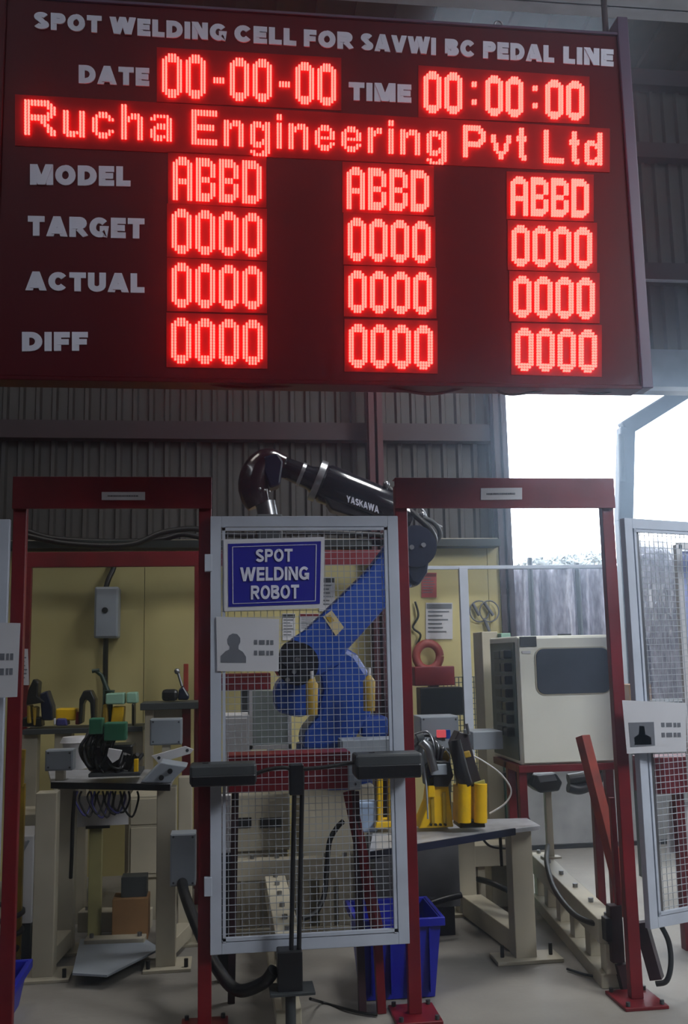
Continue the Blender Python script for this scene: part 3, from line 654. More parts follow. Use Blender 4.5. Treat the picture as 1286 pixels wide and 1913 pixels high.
t = MB().prism([P(262, 1462, 4.7), P(318, 1463, 4.7), P(350, 1432, 4.7), P(300, 1424, 4.7)], (0, .18, 0)).build('push_button_box', steelg, None, .006, label='sloping grey push button box at the right front corner of left table', category='switch box')
for u, v in ((318, 1440), (302, 1452)): p = P(u, v, 4.7); MB().cyl(p + Vector((0, -.02, 0)), p + Vector((0, .03, 0)), .012, seg=12).build('button', blackp, t)
t = MB().prism([P(283, 1412, 4.9), P(296, 1426, 4.9), P(356, 1408, 4.9), P(362, 1400, 4.9), P(346, 1394, 4.9)], (0, .012, .0)).build('perforated_plate', white, None, .002, label='white metal plate with two holes propped beside the sloping push button box', category='plate')
for u, v in ((297, 1416), (350, 1402)): p = P(u, v, 4.898); MB().cyl(p, p + Vector((0, .004, 0)), .008, seg=12).build('hole', inkb, t)
MB().tube([P(300, 1422, 4.906), P(306, 1442, 4.906)], .01, 8).build('prop', steelg, t)
# fixture full of black hoses
fx = thing('clamping_fixture', 'welding fixture wrapped in black hoses with green valve blocks on the left table', 'fixture', (P(210, 1455, 4.8).x, 4.8, zt))
MB().fbox(172, 1392, 248, 1446, 4.8, .16).build('fixture_block', blackp, fx, .01)
MB().fbox(165, 1444, 262, 1451, 4.74, .26).build('fixture_base', dgrey, fx, .003)
for q in ((166, 1342, 192, 1372), (194, 1350, 236, 1384)): MB().fbox(*q, 4.72, .08).build('valve_block', green, fx, .006)
MB().pprism([(203, 1398), (228, 1402), (222, 1418), (210, 1426), (200, 1412)], 4.68, .02).build('bright_bracket', white, fx, .002)
MB().fbox(250, 1418, 258, 1450, 4.76, .03).build('yellow_pin', yellow, fx, .003)
for k in range(34):
    a0 = random.uniform(178, 238); r0 = random.uniform(16, 42)
    pts = [P(a0 + r0 * math.cos(t_) * random.uniform(.8, 1.1), 1400 + 45 * math.sin(t_) * random.uniform(.7, 1.1), 4.8 + random.uniform(-.06, .18)) for t_ in (0.2, 1.2, 2.2, 3.2, 4.3)]
    for p in pts: p.z = max(p.z, zt + .05)
    MB().tube(curve(pts, 5), random.choice((.006, .008, .010)), 7).build('hose', blackr if k % 5 else blackp, fx)
for k in range(9):
    x_ = 142 + k * 11 + random.uniform(-4, 4)
    MB().tube(curve([P(x_, 1478, 4.85), P(x_ - 4, 1490 + 18 * random.random(), 4.85), P(x_ + 14, 1516 + 12 * random.random(), 4.83), P(x_ + 26, 1494, 4.87), P(x_ + 24, 1478, 4.88)], 5), .005, 6).build('hanging_hose', blackr if k % 3 else purple, fx)
MB().tube(curve([P(140, 1478, 4.82), P(136, 1530, 4.84), P(134, 1600, 4.86), P(132, 1640, 4.9)]), .009, 8).build('hanging_hose', blackr, fx)
plt = plate((146, 1488, 1546, 238, 1484, 1540, 140, 240), 5.3, .012, 'white_panel', white, None, 0, label='white rectangular panel under the left table', category='panel')  # blank white panel on a leg, carries no poster
MB().fbox(160, 1543, 205, 1548, 5.29, .02).build('lower_lip', blackp, plt)
MB().box(P(180, 1560, 5.33).x - .035, P(180, 1560, 5.33).x + .03, 5.32, 5.37, .0, P(180, 1488, 5.3).z).build('stand_leg', mat('olive_cream', '#8f8a5e', .5), plt, .003)
cb = MB().fbox(240, 1486, 312, 1640, 5.6, .3).build('low_cabinet', cream, None, .005, label='beige cabinet standing behind the right leg of the left table', category='cabinet')
MB().box(cb.location.x - .12, cb.location.x + .12, 5.62, 5.88, 0, cb.location.z + .01).build('plinth', cream, cb)
MB().fbox(244, 1492, 308, 1540, 5.592, .01).build('drawer', cream, cb, .002)
MB().fbox(244, 1546, 308, 1632, 5.592, .01).build('door', cream, cb, .002)
for q, lb, mm in (((260, 1576, 292, 1606), 'small dark box standing on the brown crate under the left table', dgrey), ((244, 1604, 290, 1650), 'brown carton below the small dark box under the left table', card)):
    pass
bx_ = Zp(268, 1680, 0)
MB().box(bx_.x - .09, bx_.x + .09, 5.25, 5.4, .0, .2).build('carton', card, None, .003, label='brown carton on the floor under the left table right side', category='carton')
MB().box(bx_.x - .05, bx_.x + .08, 5.28, 5.38, .2, .30).build('small_box', dgrey, None, .003, label='small dark box on top of the brown floor carton under left table', category='box')
# white leaning cabinet at far left and blue crate
wc = MB().box(P(14, 1620, 4.95).x, P(62, 1620, 4.95).x, 4.95, 5.25, .18, P(40, 1562, 4.95).z).build('side_cabinet', white, None, .005, label='white cabinet beside the left table at the left edge', category='cabinet')
MB().box(P(18, 1620, 4.95).x, P(58, 1620, 4.95).x, 4.97, 5.2, 0, .18).build('plinth', dgrey, wc)
MB().bar(P(28, 1618, 4.94), P(54, 1570, 4.94), .006, .01).build('door_handle', steelg, wc)
ob = P(30, 1525, 5.3)
tb_ = MB().box(P(20, 1560, 5.3).x, P(72, 1560, 5.3).x, 5.3, 5.6, .0, P(40, 1522, 5.3).z).build('pale_box', cream, None, .004, label='pale box behind white side cabinet at the left edge', category='box')
cc = Zp(-14, 1812, 0)
MB().tube([Vector((cc.x + math.cos(t_) * .12 * (1 + .1 * math.sin(t_ * 1.7)), cc.y + math.sin(t_) * .1, .02 + .012 * t_)) for t_ in [i * .35 for i in range(60)]], .012, 8).build('cable_coil', blackr, None, 0, label='coil of black cable on the floor at the left edge', category='cable')

def crate(label, x0, x1, y0, y1, h):
    t = thing('plastic_crate', label, 'crate', ((x0 + x1) / 2, (y0 + y1) / 2, 0)); k = .03; th = .008
    lo = [(x0 + k, y0 + k, 0.004), (x1 - k, y0 + k, 0.004), (x1 - k, y1 - k, 0.004), (x0 + k, y1 - k, 0.004)]
    hi = [(x0, y0, h), (x1, y0, h), (x1, y1, h), (x0, y1, h)]
    li = [(x0 + k + th, y0 + k + th, .014), (x1 - k - th, y0 + k + th, .014), (x1 - k - th, y1 - k - th, .014), (x0 + k + th, y1 - k - th, .014)]
    hin = [(x0 + th, y0 + th, h), (x1 - th, y0 + th, h), (x1 - th, y1 - th, h), (x0 + th, y1 - th, h)]
    mb = MB(); mb.add(lo + hi + li + hin, [(3, 2, 1, 0)] + [(i, (i + 1) % 4, 4 + (i + 1) % 4, 4 + i) for i in range(4)] + [(8, 9, 10, 11)] + [(8 + (i + 1) % 4, 8 + i, 12 + i, 12 + (i + 1) % 4) for i in range(4)] + [(4 + i, 4 + (i + 1) % 4, 12 + (i + 1) % 4, 12 + i) for i in range(4)])
    mb.build('tub', crateb, t)
    e_ = .014
    MB().box(x0 - e_, x1 + e_, y0 - e_, y0 + .002, h - .03, h + .004).box(x0 - e_, x1 + e_, y1 - .002, y1 + e_, h - .03, h + .004).box(x0 - e_, x0 + .002, y0, y1, h - .03, h + .004).box(x1 - .002, x1 + e_, y0, y1, h - .03, h + .004).build('rim', crateb, t, .003)
    for i in range(4):
        x = x0 + .05 + i * (x1 - x0 - .1) / 3; MB().box(x - .004, x + .004, y0 - .004, y0 + .024, .03, h - .03).build('rib', crateb, t)
    MB().box((x0 + x1) / 2 - .06, (x0 + x1) / 2 + .06, y0 - .002, y0 + .012, h - .075, h - .05).build('grip_recess', navy, t)
    return t
gA = Zp(675, 1880, 0); gB = Zp(838, 1880, 0)
crate('blue plastic crate on the floor behind the right post of the centre gate', gA.x, gB.x, gB.y + .08, gB.y + .42, .32)
g0 = P(25, 1850, 4.1); crate('blue plastic crate at the bottom left corner of the frame', g0.x - .4, g0.x, 4.05, 4.4, P(10, 1848, 4.05).z)

# ================================================================ RIGHT WORK TABLE
zr = .61
rt = thing('work_table', 'work table with beige legs carrying yellow fixtures right of the gate', 'table', (1.1, 4.8, 0))
a, b, c, d_, e2 = Zp(690, 1592, zr), Zp(962, 1548, zr), Zp(1010, 1542, zr), Zp(985, 1528, zr), Zp(700, 1536, zr)
MB().prism([a, b, c, d_, e2], (0, 0, -.02)).build('table_top', steeltop, rt, .002)
MB().bar(a + Vector((0, -.004, -.012)), b + Vector((0, -.004, -.012)), .01, .03).build('front_edge', navy, rt, .001)
h1 = leg(rt, 985, 1797, .1, zr - .02, False); h2 = leg(rt, 876, 1712, .1, zr - .02, False)
MB().bar((h1.x + .02, h1.y + .09, .06), (h2.x + .02, h2.y, .06), .11, .10).build('foot_beam', cream, rt, .004)
q0 = Zp(985, 1800, 0); MB().box(q0.x - .14, q0.x + .17, q0.y - .02, q0.y + .13, 0, .018).build('foot_plate', cream, rt, .003)
for s in (-.1, .13): MB().cyl((q0.x + s, q0.y + .05, .018), (q0.x + s, q0.y + .05, .07), .009, seg=6).build('levelling_bolt', blackp, rt)
MB().box(h2.x - .12, h2.x + .16, h2.y - .02, h2.y + .13, 0, .018).build('foot_plate', cream, rt, .003)
h3 = Zp(700, 1800, 0)
MB().tube(curve([P(895, 1555, 4.75), P(915, 1580, 4.75), P(950, 1584, 4.75), P(968, 1572, 4.72)]), .006, 7).build('under_cable', blackr, rt)
MB().tube(curve([P(935, 1562, 4.72), P(937, 1600, 4.72), P(938, 1618, 4.72)]), .008, 7).build('under_cable', blackr, rt)
# grey big enclosure beneath/behind (seen through mesh and right of post)
rg = MB().box(P(700, 1600, 5.0).x, P(858, 1600, 5.0).x, 5.0, 5.3, .14, P(780, 1568, 5.0).z).build('floor_enclosure', mat('mid_grey_enclosure', '#5b5c60', .45), None, .005, label='large mid grey enclosure under the right work table', category='enclosure')
MB().box(P(710, 1600, 5.0).x, P(848, 1600, 5.0).x, 5.02, 5.28, 0, .14).build('plinth', blackp, rg)
MB().tube(curve([P(770, 1700, 4.93), P(800, 1690, 4.92), P(830, 1680, 4.93), P(862, 1672, 4.95)]), .016, 8).build('bundle_cable', blackr, None, 0, label='black cable bundle trailing from the grey floor enclosure', category='cable')
MB().tube(curve([Zp(893, 1642, .18), Zp(920, 1650, .18), Zp(950, 1664, .15)]), .016, 8).build('bundle_cable', blackr, None, 0, label='short thick black cable between the two right table legs', category='cable')
bb = MB().fbox(884, 1578, 985, 1618, 5.35, .2).build('beige_box_beam', cream, None, .004, label='beige box beam behind the right work table legs', category='beam')
MB().box(bb.location.x - .12, bb.location.x - .08, 5.38, 5.45, 0, bb.location.z + .01).box(bb.location.x + .08, bb.location.x + .12, 5.38, 5.45, 0, bb.location.z + .01).build('support', cream, bb)

def yfix(label, parts):
    base = parts[0]; t = thing('clamping_fixture', label, 'fixture', (P((base[1][0] + base[1][-2]) / 2 if False else base[5], 1540, base[2]).x, base[2], zr))
    for nm, pts, Y, d, m in [p[:5] for p in parts]: MB().pprism(pts, Y, d).build(nm, m, t, .005)
    return t
f1 = yfix('yellow bell shaped fixture with black clamp just right of the gate post', [
    ('yellow_base', [(783, 1548), (790, 1530), (802, 1500), (806, 1470), (838, 1466), (842, 1500), (848, 1545)], 4.420, .14, yellow, 818),
    ('side_plate', [(800, 1490), (800, 1452), (812, 1446), (814, 1490)], 4.400, .03, yellow),
    ('clamp_body', [(800, 1470), (796, 1436), (806, 1420), (842, 1424), (848, 1450), (838, 1470)], 4.400, .12, blackp),
    ('upper_clamp', [(778, 1430), (772, 1395), (790, 1375), (812, 1392), (820, 1426), (806, 1436)], 4.440, .1, dgrey),
    ('pale_bracket', [(812, 1432), (816, 1398), (828, 1392), (842, 1408), (842, 1430)], 4.520, .02, steelg),
    ('warning_tag', [(824, 1410), (834, 1402), (841, 1416), (836, 1426), (826, 1424)], 4.505, .006, amber)])
f2 = yfix('yellow round column fixture with tilted dark gun clamp behind the table edge', [
    ('yellow_base', [(858, 1540), (858, 1470), (908, 1466), (912, 1530)], 4.380, .12, yellow, 885),
    ('foot_block', [(860, 1548), (862, 1532), (905, 1530), (908, 1546)], 4.360, .14, blackp),
    ('gun_body', [(862, 1472), (858, 1440), (846, 1390), (858, 1366), (876, 1372), (888, 1420), (904, 1470)], 4.380, .1, mat('gun_dark', '#2b2528', .4)),
    ('gun_ring', [(856, 1420), (852, 1408), (878, 1402), (882, 1414)], 4.370, .12, amber),
    ('tag_plate', [(886, 1500), (886, 1462), (906, 1456), (912, 1488), (904, 1502)], 4.355, .008, mat('dull_yellow_tag', '#8c8a3e', .5))])
f3 = yfix('tall yellow twin post fixture seen through the mesh at the gate right side', [
    ('yellow_base', [(700, 1548), (704, 1536), (738, 1534), (742, 1546)], 4.440, .12, yellow, 720),
    ('twin_post', [(706, 1540), (706, 1452), (716, 1450), (716, 1540)], 4.460, .04, yellow),
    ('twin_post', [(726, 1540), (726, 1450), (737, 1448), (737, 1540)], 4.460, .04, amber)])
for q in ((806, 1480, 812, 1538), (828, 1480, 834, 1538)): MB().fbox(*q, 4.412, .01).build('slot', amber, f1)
for k in range(4): p = P(806 + k * 9, 1541, 4.405); MB().cyl(p, p + Vector((0, .016, 0)), .006, seg=8).build('bolt', blackp, f1)
for px in (868, 898): MB().cyl(P(px, 1536, 4.36), P(px, 1464, 4.36), .030, seg=20).build('yellow_column', yellow, f2)
MB().tube([P(852, 1382, 4.36), P(862, 1440, 4.36), P(872, 1468, 4.36)], [.022, .034, .03], 16).build('gun_barrel', blackp, f2)
MB().cyl(P(872, 1352, 4.37), P(876, 1372, 4.37), .008, seg=10).build('gun_tip', silver, f2)
MB().tube(curve([P(788, 1385, 4.36), P(800, 1398, 4.36), P(806, 1418, 4.36), P(812, 1440, 4.36)]), .02, 12).build('air_cylinder', silver, f1)
MB().cyl(P(780, 1380, 4.42), P(792, 1376, 4.42), .02, seg=14).build('cylinder_cap', dgrey, f1)
MB().fbox(806, 1428, 836, 1448, 4.385, .02).build('clamp_face', steelg, f1, .004)
MB().tube(curve([P(880, 1410, 4.400), P(900, 1420, 4.400), P(935, 1445, 4.400), P(955, 1475, 4.400), P(945, 1500, 4.400), P(915, 1520, 4.400)]), .004, 6).build('air_line', white, f2)
MB().tube(curve([P(800, 1380, 4.420), P(790, 1410, 4.400), P(797, 1470, 4.390), P(800, 1530, 4.390)]), .004, 6).build('air_line', steelg, f1)
for k in range(5):
    MB().tube(curve([P(775 + k * 6, 1372 + k * 5, 4.480), P(800 + k * 6, 1368 + k * 8, 4.460), P(812 + k * 4, 1400, 4.440), P(808 + k * 3, 1440, 4.460)], 5), .006, 6).build('hose', blackr if k % 2 else silver, f1)
encl((786, 1338, 858, 1400), 5.05, .18, 'pale grey enclosure with red display behind yellow fixtures', support=0)
pd = MB().fbox(818, 1364, 834, 1378, 4.9, .03).build('counter_display', emit('red_display', (1, .12, .15, 1), .5), None, .002, label='tiny lit red counter display on the pale enclosure behind the fixtures', category='display')
MB().fbox(834, 1364, 842, 1380, 4.9, .03).build('blue_end', blue, pd)
MB().box(P(830, 1370, 4.9).x - .008, P(830, 1370, 4.9).x + .008, 4.915, 5.05, P(830, 1385, 4.9).z, P(830, 1378, 4.9).z).build('bracket', dgrey, pd)
MB().fbox(640, 1382, 745, 1425, 5.0, .2).build('grey_trough', steelg, None, .004, label='pale grey metal box at the robot foot behind the gate', category='box')
bl_ = MB().box(P(668, 1520, 4.48).x, P(706, 1520, 4.48).x, 4.48, 4.56, zr, P(690, 1498, 4.48).z).build('pale_blue_box', mat('pale_blue', '#8fa2bd', .4), None, .008, label='pale blue plastic box on the right table seen through mesh', category='box')

# ================================================================ REAR OF CELL
YRr = 6.3
rf = thing('rear_portal', 'red steel portal at the back of the cell in front of the cream partition', 'fence frame', (P(210, 1040, YRr).x, YRr, 0))
zb1, zb0 = P(300, 1030, YRr).z, P(300, 1058, YRr).z
MB().box(P(44, 1040, YRr).x, P(752, 1040, YRr).x, YRr, YRr + .04, zb0, zb1).build('header_beam', red, rf, .003)
for px in (47, 372, 752): x = P(px, 1150, YRr).x; MB().box(x - .03, x + .03, YRr + .001, YRr + .05, 0, zb0 + .01).build('post', red, rf, .003)
for q in ((412, 1258, 506, 1290), (775, 1245, 850, 1281)):
    bmr = MB().fbox(*q, 6.14, .1).build('red_cross_box', red, None, .006, label='short red steel box %s' % ('behind the notice sheet on the centre gate' if q[0] < 500 else 'left of the pale fence upright behind right portal'), category='steel box')
    MB().box(bmr.location.x - .03, bmr.location.x + .03, 6.16, 6.22, 0, bmr.location.z + .01).build('support', dgrey, bmr)
MB().fbox(786, 1284, 866, 1336, 5.98, .13).build('black_unit', blackp, None, .006, label='black unit below the short red box by the pale fence upright', category='unit')
x = P(826, 1330, 6.04).x; bu = [o for o in COL.objects if o.name == 'black_unit'][0]; MB().box(x - .03, x + .03, 6.0, 6.08, 0, bu['_o'][2] + .01).build('support', dgrey, bu)
# rear mesh fence rail
rfz = P(870, 1060, 6.45).z
rr = thing('rear_fence', 'pale rear fence with thin top rail and dark lower mesh before the cream partition', 'fence', (P(871, 1300, 6.45).x, 6.45, 0))
MB().box(P(780, 1060, 6.45).x, P(1140, 1060, 6.45).x, 6.45, 6.48, rfz - .012, rfz + .012).build('top_rail', grey_al, rr, .002)
for px, w_ in ((871, .06),):
    x = P(px, 1200, 6.45).x; MB().box(x - w_ / 2, x + w_ / 2, 6.44, 6.48, 0, rfz).build('upright', grey_al, rr, .002)
mb = MB(); zz0, zz1 = .5, P(860, 1265, 6.46).z; xa, xb = P(830, 1300, 6.46).x, P(908, 1300, 6.46).x
for i in range(12): x = xa + (xb - xa) * i / 11; mb.bar((x, 6.46, zz0), (x, 6.46, zz1), .006, .006)
for i in range(22): z = zz0 + (zz1 - zz0) * i / 21; mb.bar((xa, 6.46, z), (xb, 6.46, z), .006, .006)
mb.build('wire_mesh', dgrey, rr, kind='stuff')
# things on the cream partition
YP = 6.775
jb = thing('junction_box', 'grey wall junction box with conduit above and cable below on cream partition', 'electrical box', P(198, 1195, YP))
MB().fbox(176, 1096, 221, 1192, YP - .16, .16).build('box', steelg, jb, .012)
MB().fbox(179, 1099, 218, 1189, YP - .166, .01).build('lid', steelg, jb, .004)
p = P(196, 1140, YP - .17); MB().cyl(p, p + Vector((0, .01, 0)), .02, seg=16).build('lock', blackp, jb)
MB().tube(curve([P(198, 1098, YP - .1), P(203, 1082, YP - .08), P(212, 1062, YP - .05), P(214, 1040, YP - .02)]), .018, 8).build('conduit', blackr, jb)
MB().tube(curve([P(198, 1190, YP - .08), P(197, 1240, YP - .05), P(197, 1320, YP - .03), P(197, 1400, YP - .03)]), .018, 8).build('drop_cable', blackr, jb)
for x_i, (pts, lb) in enumerate((([(45, 990), (90, 1004), (150, 1010), (230, 1012), (300, 1008), (340, 998), (375, 1004)], 'black cable sagging along the top of partition behind left portal'),
            ([(48, 1000), (130, 1016), (240, 1018), (300, 996), (350, 988), (378, 990)], 'thinner black cable looping up near the left portal right post'),
            ([(420, 998), (480, 1000), (600, 994), (720, 1000)], 'black cable run along partition top behind centre gate'))):
    MB().tube(curve([P(x, y, 6.7 if x_i == 0 else 6.56) for x, y in pts]), .02, 8).build('overhead_cable', blackr, None, 0, label=lb, category='cable')
tray_z = P(300, 1012, 6.7).z
MB().box(-4.0, P(930, 1000, 6.7).x, 6.62, 6.8, tray_z - .05, tray_z + .0).build('trim_10', mat('dark_tray', '#161f1c', .5), kind='structure')
def wposter(q, label, hdr, Y=YP, m=paper):
    t = plate(q, Y - .004, .006, 'wall_notice', m, None, 0, label=label, category='notice'); f = quadmap(q, Y - .0065)
    if hdr is not None:
        MB().prism([f(.03, .84), f(.97, .84), f(.97, .97), f(.03, .97)], (0, .003, 0)).build('printed_header', hdr, t)
    mb = MB()
    for i in range(6):
        v = .74 - i * .11; w_ = random.uniform(.6, .9); mb.prism([f(.08, v), f(w_, v), f(w_, v + .035), f(.08, v + .035)], (0, .003, 0))
    mb.build('printed_lines', inkg, t); return t
wposter((796, 1126, 1194, 846, 1126, 1194), 'pale clipboard notice with dark header on the partition behind the robot elbow', inkg)
wposter((788, 1070, 1116, 816, 1070, 1116), 'small red and white notice on the partition above the clipboard notice', red, m=mat('pink_print', '#a5413f', .6))
wposter((596, 1078, 1142, 626, 1078, 1142), 'white notice with black border beside the blue sign on partition', inkb)
wposter((528, 1146, 1196, 552, 1146, 1196), 'narrow white sheet on partition below the blue sign, left one', inkb)
wposter((560, 1146, 1180, 598, 1146, 1180), 'narrow white sheet with red header on partition below blue sign', red)
wposter((36, 1212, 1280, 52, 1212, 1280, 34, 54), 'white narrow sheet beside the left portal left post', None, 6.25)
cr = MB()
c0 = P(800, 1226, 6.7)
cr.tube([c0 + Vector((math.cos(t_) * .085, 0, math.sin(t_) * .09)) for t_ in [i * math.pi / 10 for i in range(21)]], .03, 10).build('hose_reel', mat('faded_red', '#8d3a34', .5), None, 0, label='round faded red hose ring on the partition below the clipboard notice', category='hose')
wl = MB()
for k in range(2):
    c0 = P(896 + k * 18, 1142, YP - .02)
    wl.tube([c0 + Vector((math.cos(t_) * .07, -.01 * k, math.sin(t_) * .075)) for t_ in [i * math.pi / 10 for i in range(21)]], .005, 6)
for (a, b) in (((884, 1128), (896, 1150)), ((905, 1126), (922, 1150)), ((905, 1155), (915, 1180))): wl.tube([P(*a, YP - .02), P(*b, YP - .03)], .012, 8)
wl.build('hook_rack', inkg, None, 0, label='thin wire hooks and rings on the partition right of the fence upright', category='hook')
MB().tube(curve([P(776, 1124, YP - .02), P(782, 1150, YP - .03), P(772, 1172, YP - .02), P(786, 1186, YP - .03), P(778, 1206, YP - .02)], 6), .008, 7).build('wall_wire', blackr, None, 0, label='crinkled dark wire hanging left of the clipboard notice', category='wire')
# rear tables on the left with small fixtures
zq = P(200, 1358, 6.0).z
t = thing('rear_table', 'dark topped rear bench behind the left table holding yellow fixtures', 'table', (P(120, 1400, 6.0).x, 6.0, 0))
MB().box(P(38, 1360, 5.9).x, P(265, 1360, 5.9).x, 5.96, 6.26, zq - .03, zq).build('bench_top', dgrey, t, .003)
for px in (50, 115, 250): x = P(px, 1400, 5.95).x; MB().box(x - .05, x + .05, 6.0, 6.1, 0, zq - .03).build('leg', cream, t, .003)
t2z = P(320, 1312, 5.9).z
t2 = thing('rear_stand', 'tall dark stand with small black clamp at the right of the left portal', 'stand', (P(320, 1400, 5.9).x, 5.9, 0))
MB().box(P(262, 1312, 5.85).x, P(378, 1312, 5.85).x, 5.85, 6.15, t2z - .04, t2z).build('top', dgrey, t2, .003)
for px in (278, 348, 372): x = P(px, 1400, 5.9).x; MB().box(x - .025, x + .025, 5.9, 5.95, 0, t2z - .04).build('leg', red if px > 300 else cream, t2, .003)
MB().box(P(281, 1360, 5.92).x, P(345, 1360, 5.92).x, 5.93, 5.95, P(300, 1345, 5.92).z, P(300, 1322, 5.92).z).build('apron', cream, t2)
c1 = thing('small_clamp', 'small black toggle clamp on the tall rear stand', 'clamp', P(328, 1308, 5.95))
MB().fbox(302, 1288, 332, 1310, 5.92, .1).build('clamp_block', blackp, c1, .02)
MB().pprism([(332, 1308), (334, 1288), (342, 1280), (354, 1300), (352, 1308)], 5.93, .06).build('clamp_arm', navy, c1, .01)
MB().fbox(343, 1240, 352, 1292, 5.95, .03).build('upright', rust, c1, .003)
MB().ball(P(331, 1254, 5.94), .018).cyl(P(333, 1258, 5.94), P(340, 1282, 5.94), .008).build('lever_knob', silver, c1)
def rfix(label, px, items):
    t = thing('small_fixture', label, 'fixture', (P(px, 1350, 6.0).x, 6.0, zq))
    for nm, pts, m in items: MB().pprism(pts, 5.98 + random.uniform(0, .05), .12).build(nm, m, t, .008)
rfix('dark angular clamp on amber posts at the left end of the rear bench', 70, [('clamp_head', [(48, 1318), (52, 1290), (62, 1268), (72, 1274), (70, 1300), (84, 1312)], blackp), ('clamp_jaw', [(74, 1296), (88, 1290), (98, 1320), (98, 1346), (78, 1346)], navy), ('amber_post', [(50, 1352), (50, 1318), (56, 1318), (58, 1352)], amber), ('amber_post', [(62, 1356), (60, 1320), (68, 1322), (66, 1356)], amber), ('dark_base', [(40, 1358), (42, 1340), (76, 1340), (78, 1358)], blackp)])
rfix('low yellow block beside purple part on the rear bench', 120, [('yellow_block', [(104, 1346), (104, 1324), (142, 1324), (142, 1346)], yellow), ('purple_part', [(104, 1356), (106, 1342), (124, 1342), (126, 1356)], purple), ('white_part', [(100, 1355), (100, 1342), (104, 1342), (104, 1355)], white)])
rfix('black arched hose clamp on the rear bench left of the drop cable', 162, [('arch', [(146, 1352), (148, 1306), (156, 1290), (170, 1290), (178, 1306), (178, 1350), (170, 1350), (168, 1312), (160, 1306), (155, 1316), (153, 1352)], blackp), ('red_tip', [(140, 1354), (142, 1330), (148, 1330), (150, 1354)], red)])
rfix('yellow column fixture with pale green plate on the rear bench', 222, [('yellow_column', [(206, 1354), (210, 1320), (232, 1320), (230, 1354)], yellow), ('green_plate', [(197, 1316), (197, 1296), (232, 1294), (232, 1316)], mint), ('green_plate', [(236, 1314), (236, 1294), (256, 1293), (257, 1314)], mint), ('black_stem', [(246, 1356), (246, 1314), (251, 1314), (251, 1356)], blackp), ('amber_arm', [(190, 1352), (192, 1316), (200, 1316), (202, 1352)], amber)])
la = thing('lever_arm', 'dark green articulated lever rising in front of the drop cable', 'lever', P(200, 1354, 6.0))
MB().tube([P(205, 1354, 6.1), P(205, 1300, 6.1), P(190, 1262, 6.1), P(178, 1252, 6.1)], [.02, .018, .012, .012], 8).cyl(P(172, 1254, 6.1), P(186, 1252, 6.1), .012).build('arm', mat('dark_green', '#20362f', .4), la)
MB().tube([P(192, 1356, 6.08), P(196, 1290, 6.08), P(214, 1292, 6.08)], .01, 8).build('link', mat('dark_green', '#20362f'), la)
# white tub at left behind the small enclosure
tu = MB().tube([P(143, 1436, 5.65), P(143, 1388, 5.65), P(143, 1382, 5.65)], [.06, .075, .085], 24).build('white_tub', white, None, 0, label='white lidded tub standing behind the small grey enclosure', category='tub')
MB().tube([P(143, 1386, 5.65), P(143, 1376, 5.65)], [.09, .075], 24).build('lid', white, tu)
x_ = P(143, 1440, 5.65).x; MB().box(x_ - .06, x_ + .06, 5.61, 5.71, 0, P(143, 1435, 5.65).z).build('stool', cream, tu)
yl = MB().bar(P(40, 1470, 4.88), P(44, 1400, 4.88), .02, .02).build('yellow_guard', amber, None, .003, label='amber upright guard strip beside the left portal left post', category='guard')
MB().box(P(40, 1470, 4.88).x - .015, P(40, 1470, 4.88).x + .015, 4.88, 4.91, 0, P(40, 1465, 4.88).z).build('stem', amber, yl)
# cabinets seen through centre mesh
wm = MB().fbox(418, 1336, 466, 1440, 5.7, .3).build('white_machine', white, None, .005, label='white metal cabinet left of robot behind the centre gate', category='cabinet')
MB().box(wm.location.x - .08, wm.location.x + .08, 5.72, 5.98, 0, wm.location.z + .01).build('plinth', white, wm)
MB().fbox(422, 1342, 462, 1434, 5.692, .01).build('door', white, wm, .002)
gp = plate((466, 1290, 1400, 545, 1290, 1400), 5.75, .03, 'grey_screen', mat('pale_grey_green', '#8a9590', .4), None, .003, label='pale grey green panel with light frame between white cabinet and robot', category='panel')
for q in ((466, 1392, 545, 1400), (466, 1290, 472, 1400), (539, 1290, 545, 1400)): MB().fbox(*q, 5.74, .02).build('frame_bar', white, gp)
MB().box(gp.location.x - .02, gp.location.x + .02, 5.76, 5.8, 0, gp.location.z + .01).build('stand', dgrey, gp)
ws = MB().fbox(406, 1486, 432, 1594, 4.5, .05).build('white_column', white, None, .004, label='bright white upright column at the gate lower left', category='column')
MB().box(ws.location.x - .03, ws.location.x + .03, 4.505, 4.545, 0, ws.location.z + .01).build('black_foot', blackp, ws)
mach = MB().fbox(430, 1484, 542, 1590, 5.5, .16).build('beige_machine', cream, None, .006, label='beige machine housing with dark slots behind the gate lower half', category='machine')
for q in ((434, 1528, 470, 1546), (486, 1528, 526, 1546)): MB().fbox(*q, 5.49, .02).build('dark_slot', blackp, mach)
MB().box(mach.location.x - .15, mach.location.x + .15, 5.52, 5.64, 0, mach.location.z + .01).build('plinth', cream, mach)

# hoses on the floor and at the gate
MB().tube(curve([P(512, 1812, 3.84), P(492, 1836, 3.87), P(445, 1850, 3.92), P(408, 1812, 4.02), P(372, 1740, 4.2), P(345, 1670, 4.45), P(340, 1640, 4.62)]), .024, 12).build('thick_hose', blackr, None, 0, label='thick black hose looping from stand foot to the left table switch box', category='hose')
MB().tube(curve([P(566, 1716, 4.0), P(590, 1704, 4.02), P(606, 1672, 4.05), P(611, 1620, 4.08), P(616, 1572, 4.1), P(630, 1546, 4.12), P(642, 1534, 4.13)]), .011, 10).build('curved_hose', blackr, None, 0, label='curved black hose behind the gate from pole up to sloping red leg', category='hose')
MB().tube(curve([P(580, 1866, 3.87)] + [Zp(x, y, .01) for x, y in ((600, 1872), (650, 1886), (680, 1893), (705, 1896))]), .006, 8).build('power_cable', blackr, None, 0, label='thin black cord trailing right across the floor from stand foot', category='cord')
